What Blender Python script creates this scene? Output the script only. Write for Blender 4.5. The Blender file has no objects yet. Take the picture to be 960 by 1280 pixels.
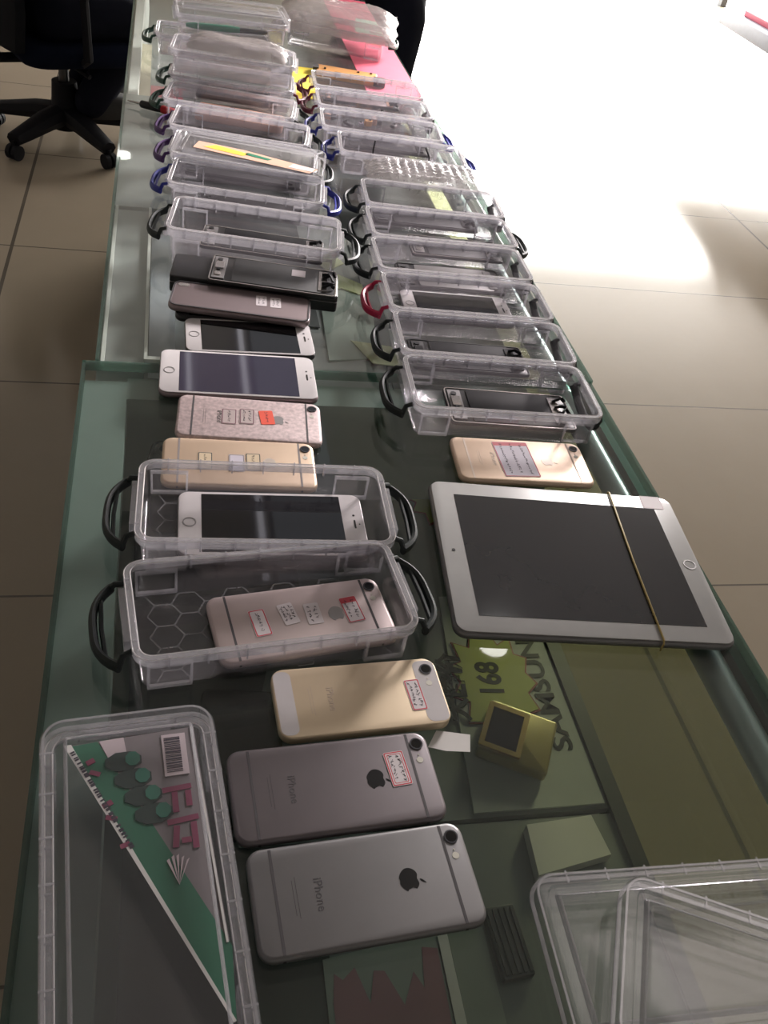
import bpy, bmesh, math, random
from mathutils import Vector, Matrix
random.seed(7)
R = math.radians
SC = bpy.context.scene
COL = SC.collection
T = 0.985                      # height of the counter top above the floor

# ------------------------------------------------------------------ materials
M = {}
def _nt(name):
    m = bpy.data.materials.new(name); m.use_nodes = True
    nt = m.node_tree; nt.nodes.clear()
    out = nt.nodes.new('ShaderNodeOutputMaterial')
    M[name] = m
    return m, nt, out
def solid(name, col, rough=0.5, metal=0.0, var=0.08, scale=40.0, bump=0.0, spec=0.5, emit=0.0, coat=0.0):
    m, nt, out = _nt(name)
    b = nt.nodes.new('ShaderNodeBsdfPrincipled')
    tc = nt.nodes.new('ShaderNodeTexCoord')
    nz = nt.nodes.new('ShaderNodeTexNoise'); nz.inputs['Scale'].default_value = scale; nz.inputs['Detail'].default_value = 3
    nt.links.new(tc.outputs['Object'], nz.inputs['Vector'])
    mx = nt.nodes.new('ShaderNodeMix'); mx.data_type = 'RGBA'
    mx.inputs[6].default_value = (*[c*(1-var) for c in col], 1)
    mx.inputs[7].default_value = (*[min(1, c*(1+var)) for c in col], 1)
    nt.links.new(nz.outputs['Fac'], mx.inputs[0])
    nt.links.new(mx.outputs[2], b.inputs['Base Color'])
    b.inputs['Roughness'].default_value = rough
    b.inputs['Metallic'].default_value = metal
    b.inputs['Specular IOR Level'].default_value = spec
    b.inputs['Coat Weight'].default_value = coat
    if emit:
        nt.links.new(mx.outputs[2], b.inputs['Emission Color']); b.inputs['Emission Strength'].default_value = emit
    if bump:
        bp = nt.nodes.new('ShaderNodeBump'); bp.inputs['Strength'].default_value = bump; bp.inputs['Distance'].default_value = 0.002
        nt.links.new(nz.outputs['Fac'], bp.inputs['Height']); nt.links.new(bp.outputs[0], b.inputs['Normal'])
    nt.links.new(b.outputs[0], out.inputs[0])
    return m
def clear(name, tint, haze, f0=0.04, rough=0.06, gl=(1, 1, 1), hazecol=(0.85, 0.86, 0.9), bump=0.0, bscale=60, power=5.0, top=0.95):
    """thin clear sheet: straight-through transparency, a Schlick mirror and a little milky haze"""
    m, nt, out = _nt(name)
    n = nt.nodes.new
    tr = n('ShaderNodeBsdfTransparent'); tr.inputs[0].default_value = (*tint, 1)
    df = n('ShaderNodeBsdfDiffuse'); df.inputs[0].default_value = (*hazecol, 1)
    tl = n('ShaderNodeBsdfTranslucent'); tl.inputs[0].default_value = (*hazecol, 1)
    dm = n('ShaderNodeMixShader'); dm.inputs[0].default_value = 0.4
    nt.links.new(df.outputs[0], dm.inputs[1]); nt.links.new(tl.outputs[0], dm.inputs[2])
    m1 = n('ShaderNodeMixShader')
    tc = n('ShaderNodeTexCoord'); nz = n('ShaderNodeTexNoise'); nz.inputs['Scale'].default_value = bscale; nz.inputs['Detail'].default_value = 4
    nt.links.new(tc.outputs['Object'], nz.inputs['Vector'])
    hm = n('ShaderNodeMath'); hm.operation = 'MULTIPLY_ADD'; hm.inputs[1].default_value = haze*0.5; hm.inputs[2].default_value = haze*0.75
    nt.links.new(nz.outputs['Fac'], hm.inputs[0]); nt.links.new(hm.outputs[0], m1.inputs[0])
    nt.links.new(tr.outputs[0], m1.inputs[1]); nt.links.new(dm.outputs[0], m1.inputs[2])
    g = n('ShaderNodeBsdfGlossy'); g.inputs[0].default_value = (*gl, 1); g.inputs['Roughness'].default_value = rough
    lw = n('ShaderNodeLayerWeight'); lw.inputs[0].default_value = 0.5
    pw = n('ShaderNodeMath'); pw.operation = 'POWER'; pw.inputs[1].default_value = power
    nt.links.new(lw.outputs['Facing'], pw.inputs[0])
    ma = n('ShaderNodeMath'); ma.operation = 'MULTIPLY_ADD'; ma.inputs[1].default_value = top-f0; ma.inputs[2].default_value = f0
    nt.links.new(pw.outputs[0], ma.inputs[0])
    m2 = n('ShaderNodeMixShader')
    nt.links.new(ma.outputs[0], m2.inputs[0]); nt.links.new(m1.outputs[0], m2.inputs[1]); nt.links.new(g.outputs[0], m2.inputs[2])
    if bump:
        bp = n('ShaderNodeBump'); bp.inputs['Strength'].default_value = bump; bp.inputs['Distance'].default_value = 0.003
        nt.links.new(nz.outputs['Fac'], bp.inputs['Height'])
        nt.links.new(bp.outputs[0], g.inputs['Normal']); nt.links.new(bp.outputs[0], df.inputs['Normal'])
    nt.links.new(m2.outputs[0], out.inputs[0])
    return m
def emit(name, col, s):
    m, nt, out = _nt(name)
    e = nt.nodes.new('ShaderNodeEmission'); e.inputs[0].default_value = (*col, 1); e.inputs[1].default_value = s
    nt.links.new(e.outputs[0], out.inputs[0]); return m

clear('plastic_wall', (0.92, 0.915, 0.92), 0.032, f0=0.035, rough=0.12, hazecol=(0.82, 0.76, 0.82), top=0.7)
clear('plastic_rim', (0.84, 0.84, 0.86), 0.26, f0=0.11, rough=0.13, hazecol=(0.86, 0.85, 0.88))
clear('plastic_hex', (0.94, 0.94, 0.94), 0.26, f0=0.03, top=0.3)
clear('plastic_glint', (0.9, 0.9, 0.9), 0.55, f0=0.15, rough=0.12, hazecol=(0.92, 0.88, 0.90))  # milky white that stands in for highlights along the box rims
clear('plastic_lid', (0.93, 0.93, 0.935), 0.035, f0=0.05, rough=0.08)
clear('bag_film', (0.80, 0.79, 0.79), 0.36, f0=0.05, rough=0.25, hazecol=(0.42, 0.38, 0.37), top=0.4, bump=0.8, bscale=70)
clear('bubble_film', (0.80, 0.80, 0.80), 0.30, f0=0.08, top=0.6, hazecol=(0.8, 0.74, 0.74), rough=0.2, bump=0.5, bscale=150)
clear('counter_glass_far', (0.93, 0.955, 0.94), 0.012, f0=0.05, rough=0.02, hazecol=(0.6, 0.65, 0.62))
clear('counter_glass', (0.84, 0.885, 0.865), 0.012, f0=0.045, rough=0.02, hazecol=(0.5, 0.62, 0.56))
clear('glass_edge', (0.38, 0.52, 0.46), 0.25, f0=0.06, rough=0.05, hazecol=(0.20, 0.30, 0.26))
clear('front_glass', (0.72, 0.73, 0.55), 0.02, f0=0.04, rough=0.02)
clear('film_clear', (0.95, 0.95, 0.95), 0.05, f0=0.05, rough=0.1)
solid('handle_black', (0.020, 0.026, 0.026), 0.55, spec=0.3)
solid('handle_blue', (0.02, 0.03, 0.30), 0.4)
solid('handle_red', (0.50, 0.01, 0.07), 0.4)
solid('handle_purple', (0.07, 0.02, 0.13), 0.4)
solid('handle_green', (0.010, 0.050, 0.032), 0.4)
solid('handle_wine', (0.14, 0.01, 0.03), 0.4)
solid('alu_grey', (0.185, 0.165, 0.175), 0.42, 0.55)
solid('alu_silver', (0.225, 0.22, 0.225), 0.40, 0.55)
solid('alu_gold', (0.66, 0.50, 0.37), 0.42, 0.4)
solid('alu_gold_pale', (0.70, 0.57, 0.40), 0.45, 0.3)
solid('alu_rose', (0.54, 0.45, 0.44), 0.42, 0.4)
solid('alu_speckled', (0.54, 0.43, 0.43), 0.5, 0.2, var=0.55, scale=260)
solid('housing_mauve', (0.30, 0.24, 0.25), 0.35, 0.5)
solid('case_dark', (0.02, 0.02, 0.022), 0.35)
solid('band_dark', (0.06, 0.055, 0.06), 0.5)
solid('band_mid', (0.25, 0.22, 0.22), 0.5)
solid('band_gold', (0.62, 0.50, 0.40), 0.5)
solid('mark_black', (0.004, 0.004, 0.005), 0.3)
solid('mark_grey', (0.30, 0.29, 0.29), 0.4, 0.3)
solid('mark_light', (0.75, 0.66, 0.58), 0.3, 0.5)
solid('print_dim', (0.075, 0.07, 0.075), 0.5)
solid('lens_black', (0.004, 0.004, 0.005), 0.08, coat=0.5)
solid('lens_ring', (0.09, 0.09, 0.10), 0.3, 0.8)
solid('flash', (0.7, 0.68, 0.6), 0.4)
solid('white_bezel', (0.66, 0.63, 0.64), 0.18, coat=0.3)
solid('tablet_white', (0.40, 0.40, 0.395), 0.25, coat=0.2)
solid('screen_black', (0.006, 0.006, 0.008), 0.04, spec=0.6)
solid('screen_violet', (0.035, 0.03, 0.055), 0.05, spec=0.6)
solid('screen_tablet', (0.024, 0.025, 0.029), 0.10, spec=0.7)
solid('sticker_white', (0.70, 0.64, 0.66), 0.6)
solid('sticker_lilac', (0.58, 0.54, 0.62), 0.6)
solid('sticker_red', (0.55, 0.05, 0.07), 0.6)
solid('sticker_orange', (0.80, 0.075, 0.03), 0.6)
solid('ink', (0.03, 0.02, 0.04), 0.7)
solid('metal_bright', (0.55, 0.52, 0.50), 0.25, 0.9)
solid('metal_dark', (0.06, 0.06, 0.062), 0.35, 0.5)
solid('shield_grey', (0.06, 0.06, 0.062), 0.5, 0.4)
solid('flex_black', (0.012, 0.012, 0.014), 0.6, spec=0.25)
solid('pcb_orange', (0.72, 0.36, 0.12), 0.4, 0.4)
solid('pcb_peach', (0.75, 0.45, 0.33), 0.5)
solid('rubber_band', (0.40, 0.30, 0.10), 0.6)
solid('paper_white', (0.72, 0.70, 0.68), 0.7)
solid('paper_grey', (0.40, 0.42, 0.42), 0.7)
solid('paper_pinkish', (0.60, 0.50, 0.53), 0.6)
solid('label_grey', (0.19, 0.165, 0.175), 0.6)
solid('label_green', (0.010, 0.125, 0.066), 0.6)
solid('label_teal', (0.004, 0.022, 0.017), 0.5)
solid('label_teal_light', (0.012, 0.13, 0.085), 0.5)
solid('label_magenta', (0.22, 0.028, 0.08), 0.6)
solid('star_yellow', (0.33, 0.35, 0.07), 0.6)
solid('star_red', (0.26, 0.03, 0.03), 0.6)
solid('bright_yellow', (0.90, 0.72, 0.06), 0.6)
solid('card_pink', (0.78, 0.13, 0.20), 0.6)
solid('card_beige', (0.74, 0.66, 0.50), 0.6)
solid('mint', (0.35, 0.72, 0.50), 0.6)
solid('gold_trim', (0.78, 0.55, 0.26), 0.25, 0.8)
solid('gold_bag', (0.27, 0.215, 0.08), 0.3, 0.3)
solid('board_dark', (0.045, 0.051, 0.052), 0.7)
solid('board_mid', (0.10, 0.105, 0.108), 0.7)
solid('shelf_grey', (0.17, 0.19, 0.19), 0.5)
solid('shelf_white', (0.36, 0.375, 0.37), 0.5)
solid('panel_pale', (0.70, 0.74, 0.80), 0.5)
solid('frame_white', (0.85, 0.85, 0.82), 0.4)
solid('frame_sage', (0.29, 0.345, 0.325), 0.45)
solid('edge_green', (0.045, 0.075, 0.065), 0.4)
solid('tube_metal', (0.42, 0.47, 0.48), 0.3, 0.6)
solid('strip_dark', (0.025, 0.03, 0.032), 0.4)
solid('poster_sage', (0.26, 0.29, 0.265), 0.7)
solid('poster_pink', (0.32, 0.15, 0.18), 0.7)
solid('poster_deep', (0.16, 0.06, 0.085), 0.7)
solid('leaflet', (0.75, 0.78, 0.45), 0.6)
solid('bottle_pale', (0.42, 0.50, 0.44), 0.4)
solid('bottle_band', (0.74, 0.80, 0.40), 0.4)
solid('blue_shine', (0.05, 0.07, 0.10), 0.12)
solid('navy_cloth', (0.006, 0.008, 0.018), 0.9, spec=0.05, scale=20, var=0.3)
solid('trousers_cloth', (0.010, 0.011, 0.018), 0.9, spec=0.05)
solid('skin', (0.62, 0.42, 0.32), 0.5)
solid('hair', (0.01, 0.008, 0.007), 0.5)
solid('shoe', (0.006, 0.006, 0.008), 0.5)
solid('chair_plastic', (0.008, 0.008, 0.011), 0.65, spec=0.15)
solid('chair_mesh', (0.010, 0.011, 0.014), 0.8, bump=0.5, scale=300, spec=0.1)
solid('counter_body', (0.60, 0.60, 0.58), 0.5)
solid('tool_black', (0.012, 0.012, 0.013), 0.4)
solid('tool_red', (0.60, 0.02, 0.03), 0.4)
solid('tool_green', (0.02, 0.22, 0.12), 0.4)
solid('wall_paint', (0.50, 0.47, 0.44), 0.8, scale=3)
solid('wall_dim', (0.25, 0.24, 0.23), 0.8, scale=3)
solid('ceiling_paint', (0.42, 0.41, 0.41), 0.85, scale=2)
solid('platform_blue', (0.46, 0.49, 0.60), 0.4)
solid('white_gloss', (0.85, 0.85, 0.85), 0.4)
solid('brown_case', (0.22, 0.16, 0.14), 0.5)
emit('lamp_white', (1.0, 0.97, 0.92), 14)
emit('trim_glow', (0.97, 0.93, 1.0), 2.2)  # the trims are no lamps, their brightness is painted in
emit('panel_glow', (0.95, 0.95, 1.0), 0.45)
emit('outdoor_light', (1.0, 0.97, 0.90), 9.0)

def floor_mat():
    m, nt, out = _nt('floor_tiles')
    n = nt.nodes.new
    tc = n('ShaderNodeTexCoord')
    mp = n('ShaderNodeMapping'); mp.inputs['Location'].default_value = (0.50, -1.395, 0)
    nt.links.new(tc.outputs['Object'], mp.inputs[0])
    sx = n('ShaderNodeSeparateXYZ'); nt.links.new(mp.outputs[0], sx.inputs[0])
    def grout(sock, pitch):
        d = n('ShaderNodeMath'); d.operation = 'DIVIDE'; d.inputs[1].default_value = pitch; nt.links.new(sock, d.inputs[0])
        a = n('ShaderNodeMath'); a.operation = 'FRACT'; nt.links.new(d.outputs[0], a.inputs[0])
        b = n('ShaderNodeMath'); b.operation = 'PINGPONG'; b.inputs[1].default_value = 0.5; nt.links.new(a.outputs[0], b.inputs[0])
        c = n('ShaderNodeMath'); c.operation = 'LESS_THAN'; c.inputs[1].default_value = 0.0035; nt.links.new(b.outputs[0], c.inputs[0])
        return c.outputs[0]
    gx, gy = grout(sx.outputs[0], 1.60), grout(sx.outputs[1], 0.80)
    mxm = n('ShaderNodeMath'); mxm.operation = 'MAXIMUM'; nt.links.new(gx, mxm.inputs[0]); nt.links.new(gy, mxm.inputs[1])
    nz = n('ShaderNodeTexNoise'); nz.inputs['Scale'].default_value = 1.6; nz.inputs['Detail'].default_value = 6; nz.inputs['Roughness'].default_value = 0.65
    nt.links.new(tc.outputs['Object'], nz.inputs['Vector'])
    cr = n('ShaderNodeMix'); cr.data_type = 'RGBA'; cr.inputs[6].default_value = (0.27, 0.225, 0.17, 1); cr.inputs[7].default_value = (0.34, 0.285, 0.22, 1)
    nt.links.new(nz.outputs['Fac'], cr.inputs[0])
    mx = n('ShaderNodeMix'); mx.data_type = 'RGBA'; mx.inputs[7].default_value = (0.10, 0.085, 0.07, 1)
    nt.links.new(mxm.outputs[0], mx.inputs[0]); nt.links.new(cr.outputs[2], mx.inputs[6])
    b = n('ShaderNodeBsdfPrincipled'); nt.links.new(mx.outputs[2], b.inputs['Base Color'])
    b.inputs['Roughness'].default_value = 0.13; b.inputs['Specular IOR Level'].default_value = 0.5
    nt.links.new(b.outputs[0], out.inputs[0])
floor_mat()

# ------------------------------------------------------------------ mesh helpers
class MB:
    def __init__(s): s.v = []; s.f = []
    def add(s, vs, fs):
        o = len(s.v); s.v += [tuple(v) for v in vs]; s.f += [tuple(i+o for i in f) for f in fs]; return s
    def box(s, x0, x1, y0, y1, z0, z1, rot=0.0, c=None):
        vs = [(x, y, z) for z in (z0, z1) for x, y in ((x0, y0), (x1, y0), (x1, y1), (x0, y1))]
        if rot:
            cx, cy = c or ((x0+x1)/2, (y0+y1)/2); ca, sa = math.cos(rot), math.sin(rot)
            vs = [(cx+(x-cx)*ca-(y-cy)*sa, cy+(x-cx)*sa+(y-cy)*ca, z) for x, y, z in vs]
        return s.add(vs, [(3, 2, 1, 0), (4, 5, 6, 7), (0, 1, 5, 4), (1, 2, 6, 5), (2, 3, 7, 6), (3, 0, 4, 7)])
    def loops(s, loops, cap0=True, cap1=True, closed=False):
        o = len(s.v); n = len(loops[0])
        for l in loops: s.v += [tuple(p) for p in l]
        m = len(loops)
        for k in range(m if closed else m-1):
            a, b = o+k*n, o+((k+1) % m)*n
            for i in range(n):
                j = (i+1) % n; s.f.append((a+i, a+j, b+j, b+i))
        if not closed:
            if cap0: s.f.append(tuple(o+i for i in range(n-1, -1, -1)))
            if cap1: s.f.append(tuple(o+(m-1)*n+i for i in range(n)))
        return s
    def poly(s, pts, z0, z1):
        """flat outline (ccw) extruded from z0 to z1"""
        return s.loops([[(x, y, z0) for x, y in pts], [(x, y, z1) for x, y in pts]])
    def cyl(s, x, y, z0, z1, r, n=20, r2=None):
        r2 = r if r2 is None else r2
        return s.loops([[(x+r*math.cos(2*math.pi*i/n), y+r*math.sin(2*math.pi*i/n), z0) for i in range(n)],
                        [(x+r2*math.cos(2*math.pi*i/n), y+r2*math.sin(2*math.pi*i/n), z1) for i in range(n)]])
    def ring(s, x, y, z0, z1, r0, r1, n=24):
        P = lambda r, z: [(x+r*math.cos(2*math.pi*i/n), y+r*math.sin(2*math.pi*i/n), z) for i in range(n)]
        return s.loops([P(r1, z0), P(r1, z1), P(r0, z1), P(r0, z0)], closed=True)
    def tube(s, path, r, n=8, flat=1.0):
        """swept round tube along 3-d points; r number or list"""
        P = [Vector(p) for p in path]; L = []
        up = Vector((0, 0, 1)); prev = None
        for i, p in enumerate(P):
            d = (P[min(i+1, len(P)-1)]-P[max(i-1, 0)]).normalized()
            a = d.cross(up) if prev is None else prev - d*prev.dot(d)
            if a.length < 1e-6: a = d.cross(Vector((1, 0, 0)))
            a.normalize(); b = d.cross(a).normalized(); prev = a
            ri = r[i] if isinstance(r, (list, tuple)) else r
            L.append([p+a*(ri*math.cos(2*math.pi*k/n))+b*(ri*flat*math.sin(2*math.pi*k/n)) for k in range(n)])
        return s.loops(L)
    def mesh(s, name):
        me = bpy.data.meshes.new(name); me.from_pydata(s.v, [], s.f); me.update()
        bm = bmesh.new(); bm.from_mesh(me); bmesh.ops.recalc_face_normals(bm, faces=bm.faces); bm.to_mesh(me); bm.free()
        return me
    def build(s, name, mat, parent=None, smooth=True, loc=(0, 0, 0)):
        return link(name, s.mesh(name), mat, parent, smooth, loc)
def link(name, me, mat, parent=None, smooth=True, loc=(0, 0, 0)):
    o = bpy.data.objects.new(name, me); COL.objects.link(o)
    if not me.materials: me.materials.append(M[mat])
    if smooth:
        for p in me.polygons: p.use_smooth = True
        try: me.set_sharp_from_angle(angle=R(40))
        except Exception: pass
    o.location = loc
    if parent: o.parent = parent
    return o
def rrect(L, W, r, n=5):
    """rounded rectangle outline centred at 0, ccw"""
    r = max(1e-4, min(r, L/2-1e-5, W/2-1e-5)); out = []
    for cx, cy, a in ((L/2-r, W/2-r, 0), (-L/2+r, W/2-r, 90), (-L/2+r, -W/2+r, 180), (L/2-r, -W/2+r, 270)):
        for k in range(n+1):
            t = R(a+90*k/n); out.append((cx+r*math.cos(t), cy+r*math.sin(t)))
    return out
def prof(L, W, r, P, n=5, cx=0, cy=0):
    """loops of a rounded rectangle, P = [(inset, z), ...]"""
    return [[(x+cx, y+cy, z) for x, y in rrect(L-2*i, W-2*i, r-i, n)] for i, z in P]
def slab(L, W, r, z0, z1, e=0.001, n=6, cx=0, cy=0):
    m = MB(); P = []
    for k in range(4): a = R(90*k/3); P.append((e*(1-math.sin(a)), z0+e*(1-math.cos(a))))
    for k in range(4): a = R(90*k/3); P.append((e*(1-math.cos(a)), z1-e*(1-math.sin(a))))
    return m.loops(prof(L, W, r, P, n, cx, cy))
def empty(name, label, cat, loc, rz=0.0, group=None, rx=0.0, ry=0.0):
    o = bpy.data.objects.new(name, None); COL.objects.link(o); o.empty_display_size = 0.02
    o.location = loc; o.rotation_euler = (rx, ry, rz)
    return tag(o, label, cat, group)
def tag(o, label, cat, group=None):
    o['label'] = label; o['category'] = cat
    if group: o['group'] = group
    return o
def struct(o): o['kind'] = 'structure'; return o
def copy_tree(o, parent=None):
    c = o.copy(); COL.objects.link(c)
    if parent: c.parent = parent
    for ch in list(o.children): copy_tree(ch, c)
    return c
def text(name, s, size, mat, parent, loc, rz=0.0, ext=0.00015, sx=1.0, align='CENTER', bold=0.0):
    cu = bpy.data.curves.new(name, 'FONT'); cu.body = s; cu.size = size; cu.extrude = ext; cu.offset = bold
    cu.align_x = align; cu.align_y = 'CENTER'; cu.resolution_u = 3
    t = bpy.data.objects.new(name, cu); COL.objects.link(t)
    dg = bpy.context.evaluated_depsgraph_get()
    me = bpy.data.meshes.new_from_object(t.evaluated_get(dg))
    bpy.data.objects.remove(t); bpy.data.curves.remove(cu)
    me.materials.clear()
    o = link(name, me, mat, parent, smooth=False)
    o.location = loc; o.rotation_euler = (0, 0, rz); o.scale = (sx, 1, 1)
    return o

# ------------------------------------------------------------------ the room
FX0, FX1, FY0, FY1 = -3.2, 7.5, -2.5, 9.0
CH = T+1.9
struct(MB().box(FX0, FX1, FY0, FY1, -0.05, 0).build('floor', 'floor_tiles', smooth=False))
struct(MB().box(FX0, FX1, FY0, FY1, CH, CH+0.05).build('ceiling', 'ceiling_paint', smooth=False))
struct(MB().box(FX0-0.1, FX0, FY0, FY1, 0, CH).build('wall_left', 'wall_paint', smooth=False))
struct(MB().box(FX1, FX1+0.1, FY0, FY1, 0, CH).build('wall_right', 'wall_paint', smooth=False))
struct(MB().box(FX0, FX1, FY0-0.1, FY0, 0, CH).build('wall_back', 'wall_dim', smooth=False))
WX0, WX1, WZ1 = 1.70, 7.0, 2.62
fw = MB().box(FX0, WX0, FY1, FY1+0.12, 0, CH).box(WX1, FX1, FY1, FY1+0.12, 0, CH).box(WX0, WX1, FY1, FY1+0.12, WZ1, CH)
struct(fw.build('wall_far', 'wall_paint', smooth=False))
struct(MB().box(WX0, WX1, FY1+0.05, FY1+0.06, 0.0, WZ1).build('window_1', 'outdoor_light', smooth=False))
tr = MB()
for x in (WX0, 3.4, 5.2, WX1-0.06): tr.box(x, x+0.06, FY1-0.02, FY1+0.05, 0, WZ1)
tr.box(WX0, WX1, FY1-0.02, FY1+0.05, WZ1-0.06, WZ1)
struct(tr.build('trim_1', 'metal_dark', smooth=False))
# ceiling trims given a glow of their own, mirrored in the phone screens
for i, (x0, x1, y0, y1, mt) in enumerate([(0.358, 0.380, 2.3, 4.6, 'trim_glow'), (0.10, 0.12, 3.3, 4.6, 'trim_glow'), (0.42, 0.70, 2.3, 4.6, 'panel_glow')]):
    o = MB().box(x0, x1, y0, y1, CH-0.02, CH).build('trim_%d' % (i+2), mt, smooth=False); struct(o)
for i, (x, y, lb) in enumerate([(-0.28, 6.2, 'round white ceiling downlight mirrored as a spot in the counter glass'), (1.16, 1.95, 'round white ceiling downlight above the white tablet')]):
    t = empty('ceiling_downlight', lb, 'light', (x, y, CH-0.012))
    MB().ring(0, 0, -0.004, 0.0119, 0.055, 0.068).build('trim_ring', 'white_gloss', t)
    MB().cyl(0, 0, 0.002, 0.011, 0.054, 28).build('lamp_disc', 'lamp_white', t)

# ------------------------------------------------------------------ the counter
ct = empty('display_counter', 'long glass topped display counter carrying the clear boxes and phones', 'counter', (0, 0, 0))
XL, XR, Y0, Y1 = -0.080, 0.478, -0.45, 0.806
def zt(z): return T+z
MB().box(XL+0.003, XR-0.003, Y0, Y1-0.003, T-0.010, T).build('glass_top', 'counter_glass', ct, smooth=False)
eg = MB().box(XL, XL+0.003, Y0, Y1, T-0.010, T).box(XR-0.003, XR, Y0, Y1, T-0.010, T).box(XL, XR, Y1-0.003, Y1, T-0.010, T)
eg.build('glass_edge', 'glass_edge', ct, smooth=False)
X2L, X2R, Y2, Y2E = -0.068, 0.482, 0.809, 3.1
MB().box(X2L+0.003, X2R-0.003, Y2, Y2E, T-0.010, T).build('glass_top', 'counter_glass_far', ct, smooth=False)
MB().box(X2L, X2L+0.003, Y2, Y2E, T-0.010, T).box(X2R-0.003, X2R, Y2, Y2E, T-0.010, T).build('glass_edge', 'glass_edge', ct, smooth=False)
# first section: rails, shelf, body
MB().box(0.4665, XR-0.0005, Y0, 2.0, T-0.030, T-0.0105).build('rail', 'edge_green', ct, smooth=False)
MB().box(XL+0.0005, -0.036, Y0, Y1-0.02, T-0.035, T-0.0105).build('rail', 'frame_sage', ct, smooth=False)
MB().box(-0.036, 0.443, Y1-0.05, Y1-0.014, T-0.030, T-0.0105).build('rail', 'frame_sage', ct, smooth=False)
MB().loops([[(0.4530+0.0125*math.cos(a), y, T-0.024+0.013*math.sin(a)) for a in [2*math.pi*k/20 for k in range(20)]] for y in (Y0, 2.0)]).build('tube_rail', 'tube_metal', ct)
SH = -0.17
for y0, y1, mt in ((Y0, 0.366, 'shelf_grey'), (0.371, 0.79, 'shelf_grey')):
    MB().box(-0.03, 0.393, y0, y1, T+SH-0.008, T+SH).build('shelf', mt, ct, smooth=False)
MB().box(0.393, 0.408, Y0, 0.79, T+SH-0.02, T+SH+0.004).build('shelf_front', 'strip_dark', ct, smooth=False)
MB().box(0.470, 0.474, Y0, 2.0, 0.10, T-0.012).build('front_pane', 'front_glass', ct, smooth=False)
MB().box(XL+0.01, XL+0.03, Y0, Y2E, 0.05, T-0.035).box(XL+0.03, 0.393, Y0, 0.79, T+SH-0.03, T+SH-0.02).box(XL+0.03, 0.46, 0.79, 0.805, 0.05, T-0.032).build('back_panel', 'frame_sage', ct, smooth=False)
MB().box(XL+0.01, 0.478, Y0, Y2E, 0.0, 0.05).build('plinth', 'counter_body', ct, smooth=False)
# second section: shallow pale display
MB().box(X2L+0.03, 0.43, Y2+0.02, Y2E, T-0.07, T-0.055).build('display_base', 'shelf_white', ct, smooth=False)
fr = MB().box(-0.064, -0.0605, Y2+0.004, 1.20, T-0.014, T-0.0104).box(-0.021, -0.0175, Y2+0.02, 1.20, T-0.016, T-0.0104).box(-0.018, 0.14, Y2+0.020, Y2+0.026, T-0.018, T-0.0104)
fr.build('white_frame', 'frame_white', ct, smooth=False)
MB().box(X2L+0.0005, -0.021, Y2+0.004, 1.20, T-0.030, T-0.0165).box(X2L+0.0005, 0.02, 1.205, 1.60, T-0.030, T-0.0135).build('rail', 'shelf_white', ct, smooth=False)
MB().box(-0.0175, 0.012, Y2+0.04, 1.20, T-0.055, T-0.048).build('pale_panel', 'panel_pale', ct, smooth=False)
MB().box(X2L+0.003, 0.42, 1.60, 1.64, T-0.05, T-0.0104).build('divider', 'tube_metal', ct, smooth=False)
MB().box(X2L+0.006, X2L+0.022, 1.64, Y2E, T-0.03, T-0.0104).build('white_frame', 'frame_white', ct, smooth=False)
MB().box(0.455, 0.479, 2.0, Y2E, 0.05, T-0.012).build('front_panel', 'counter_body', ct, smooth=False)

# things shown under the glass
def card(name, pts, z, th, mat, label=None, cat=None, parent=None):
    cx = sum(p[0] for p in pts)/len(pts); cy = sum(p[1] for p in pts)/len(pts)
    a = sum(pts[i][0]*pts[(i+1) % len(pts)][1]-pts[(i+1) % len(pts)][0]*pts[i][1] for i in range(len(pts)))
    if a < 0: pts = pts[::-1]
    o = MB().poly([(x-cx, y-cy) for x, y in pts], 0, th).build(name, mat, parent, smooth=False, loc=(cx, cy, z))
    if label: tag(o, label, cat)
    return o
SZ = T+SH
card('dark_sheet', [(-0.03, -0.2), (0.11, -0.2), (0.125, 0.36), (0.05, 0.36), (0.10, 0.55), (0.14, 0.60), (0.14, 0.76), (-0.03, 0.76)], SZ+0.0002, 0.003, 'board_dark', 'dark mat under the glass along the back of the counter', 'mat')
# sign board with printed brand word, burst price card
sb = empty('sign_board', 'grey board under the glass with a brand word printed up its edge', 'sign', (0.33, 0.475, SZ+0.0002))
MB().poly([(-0.065, -0.10), (0.060, -0.10), (0.060, 0.155), (-0.04, 0.155)], 0, 0.002).build('board', 'paper_grey', sb, smooth=False)
text('lettering', 'SAMSUNG', 0.0275, 'mark_black', sb, (0.041, 0.038, 0.0024), R(90), sx=1.30, bold=0.0006)
st = empty('price_card', 'yellow burst price card with black number and red edging under the glass', 'sign', (0.322, 0.512, SZ+0.0024), R(-4))
def burst(a, b, n, k, seed):
    rnd = random.Random(seed); o = []
    for i in range(2*n):
        t = math.pi*i/n; q = 1.0 if i % 2 == 0 else k
        q *= rnd.uniform(0.93, 1.07); o.append((a*q*math.cos(t), b*q*math.sin(t)))
    return o
MB().poly(burst(0.047, 0.072, 13, 0.78, 3), 0, 0.0012).build('burst_edge', 'star_red', st, smooth=False)
MB().poly(burst(0.0445, 0.069, 13, 0.78, 3), 0.0012, 0.0018).build('burst_face', 'star_yellow', st, smooth=False)
text('price_number', '168', 0.034, 'mark_black', st, (-0.004, 0.004, 0.0019), R(90), sx=0.85, bold=0.0010)
text('price_words', '大降价', 0.027, 'mark_black', st, (-0.043, -0.006, 0.0021), R(90), ext=0.0004, bold=0.0010)
s2 = empty('price_card', 'faded yellow burst card under the glass left of the gold phone', 'sign', (0.325, 0.80-0.01, SZ+0.0006), R(10))
MB().poly(burst(0.042, 0.055, 11, 0.75, 5), 0, 0.001).build('burst_edge', 'star_red', s2, smooth=False)
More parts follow.
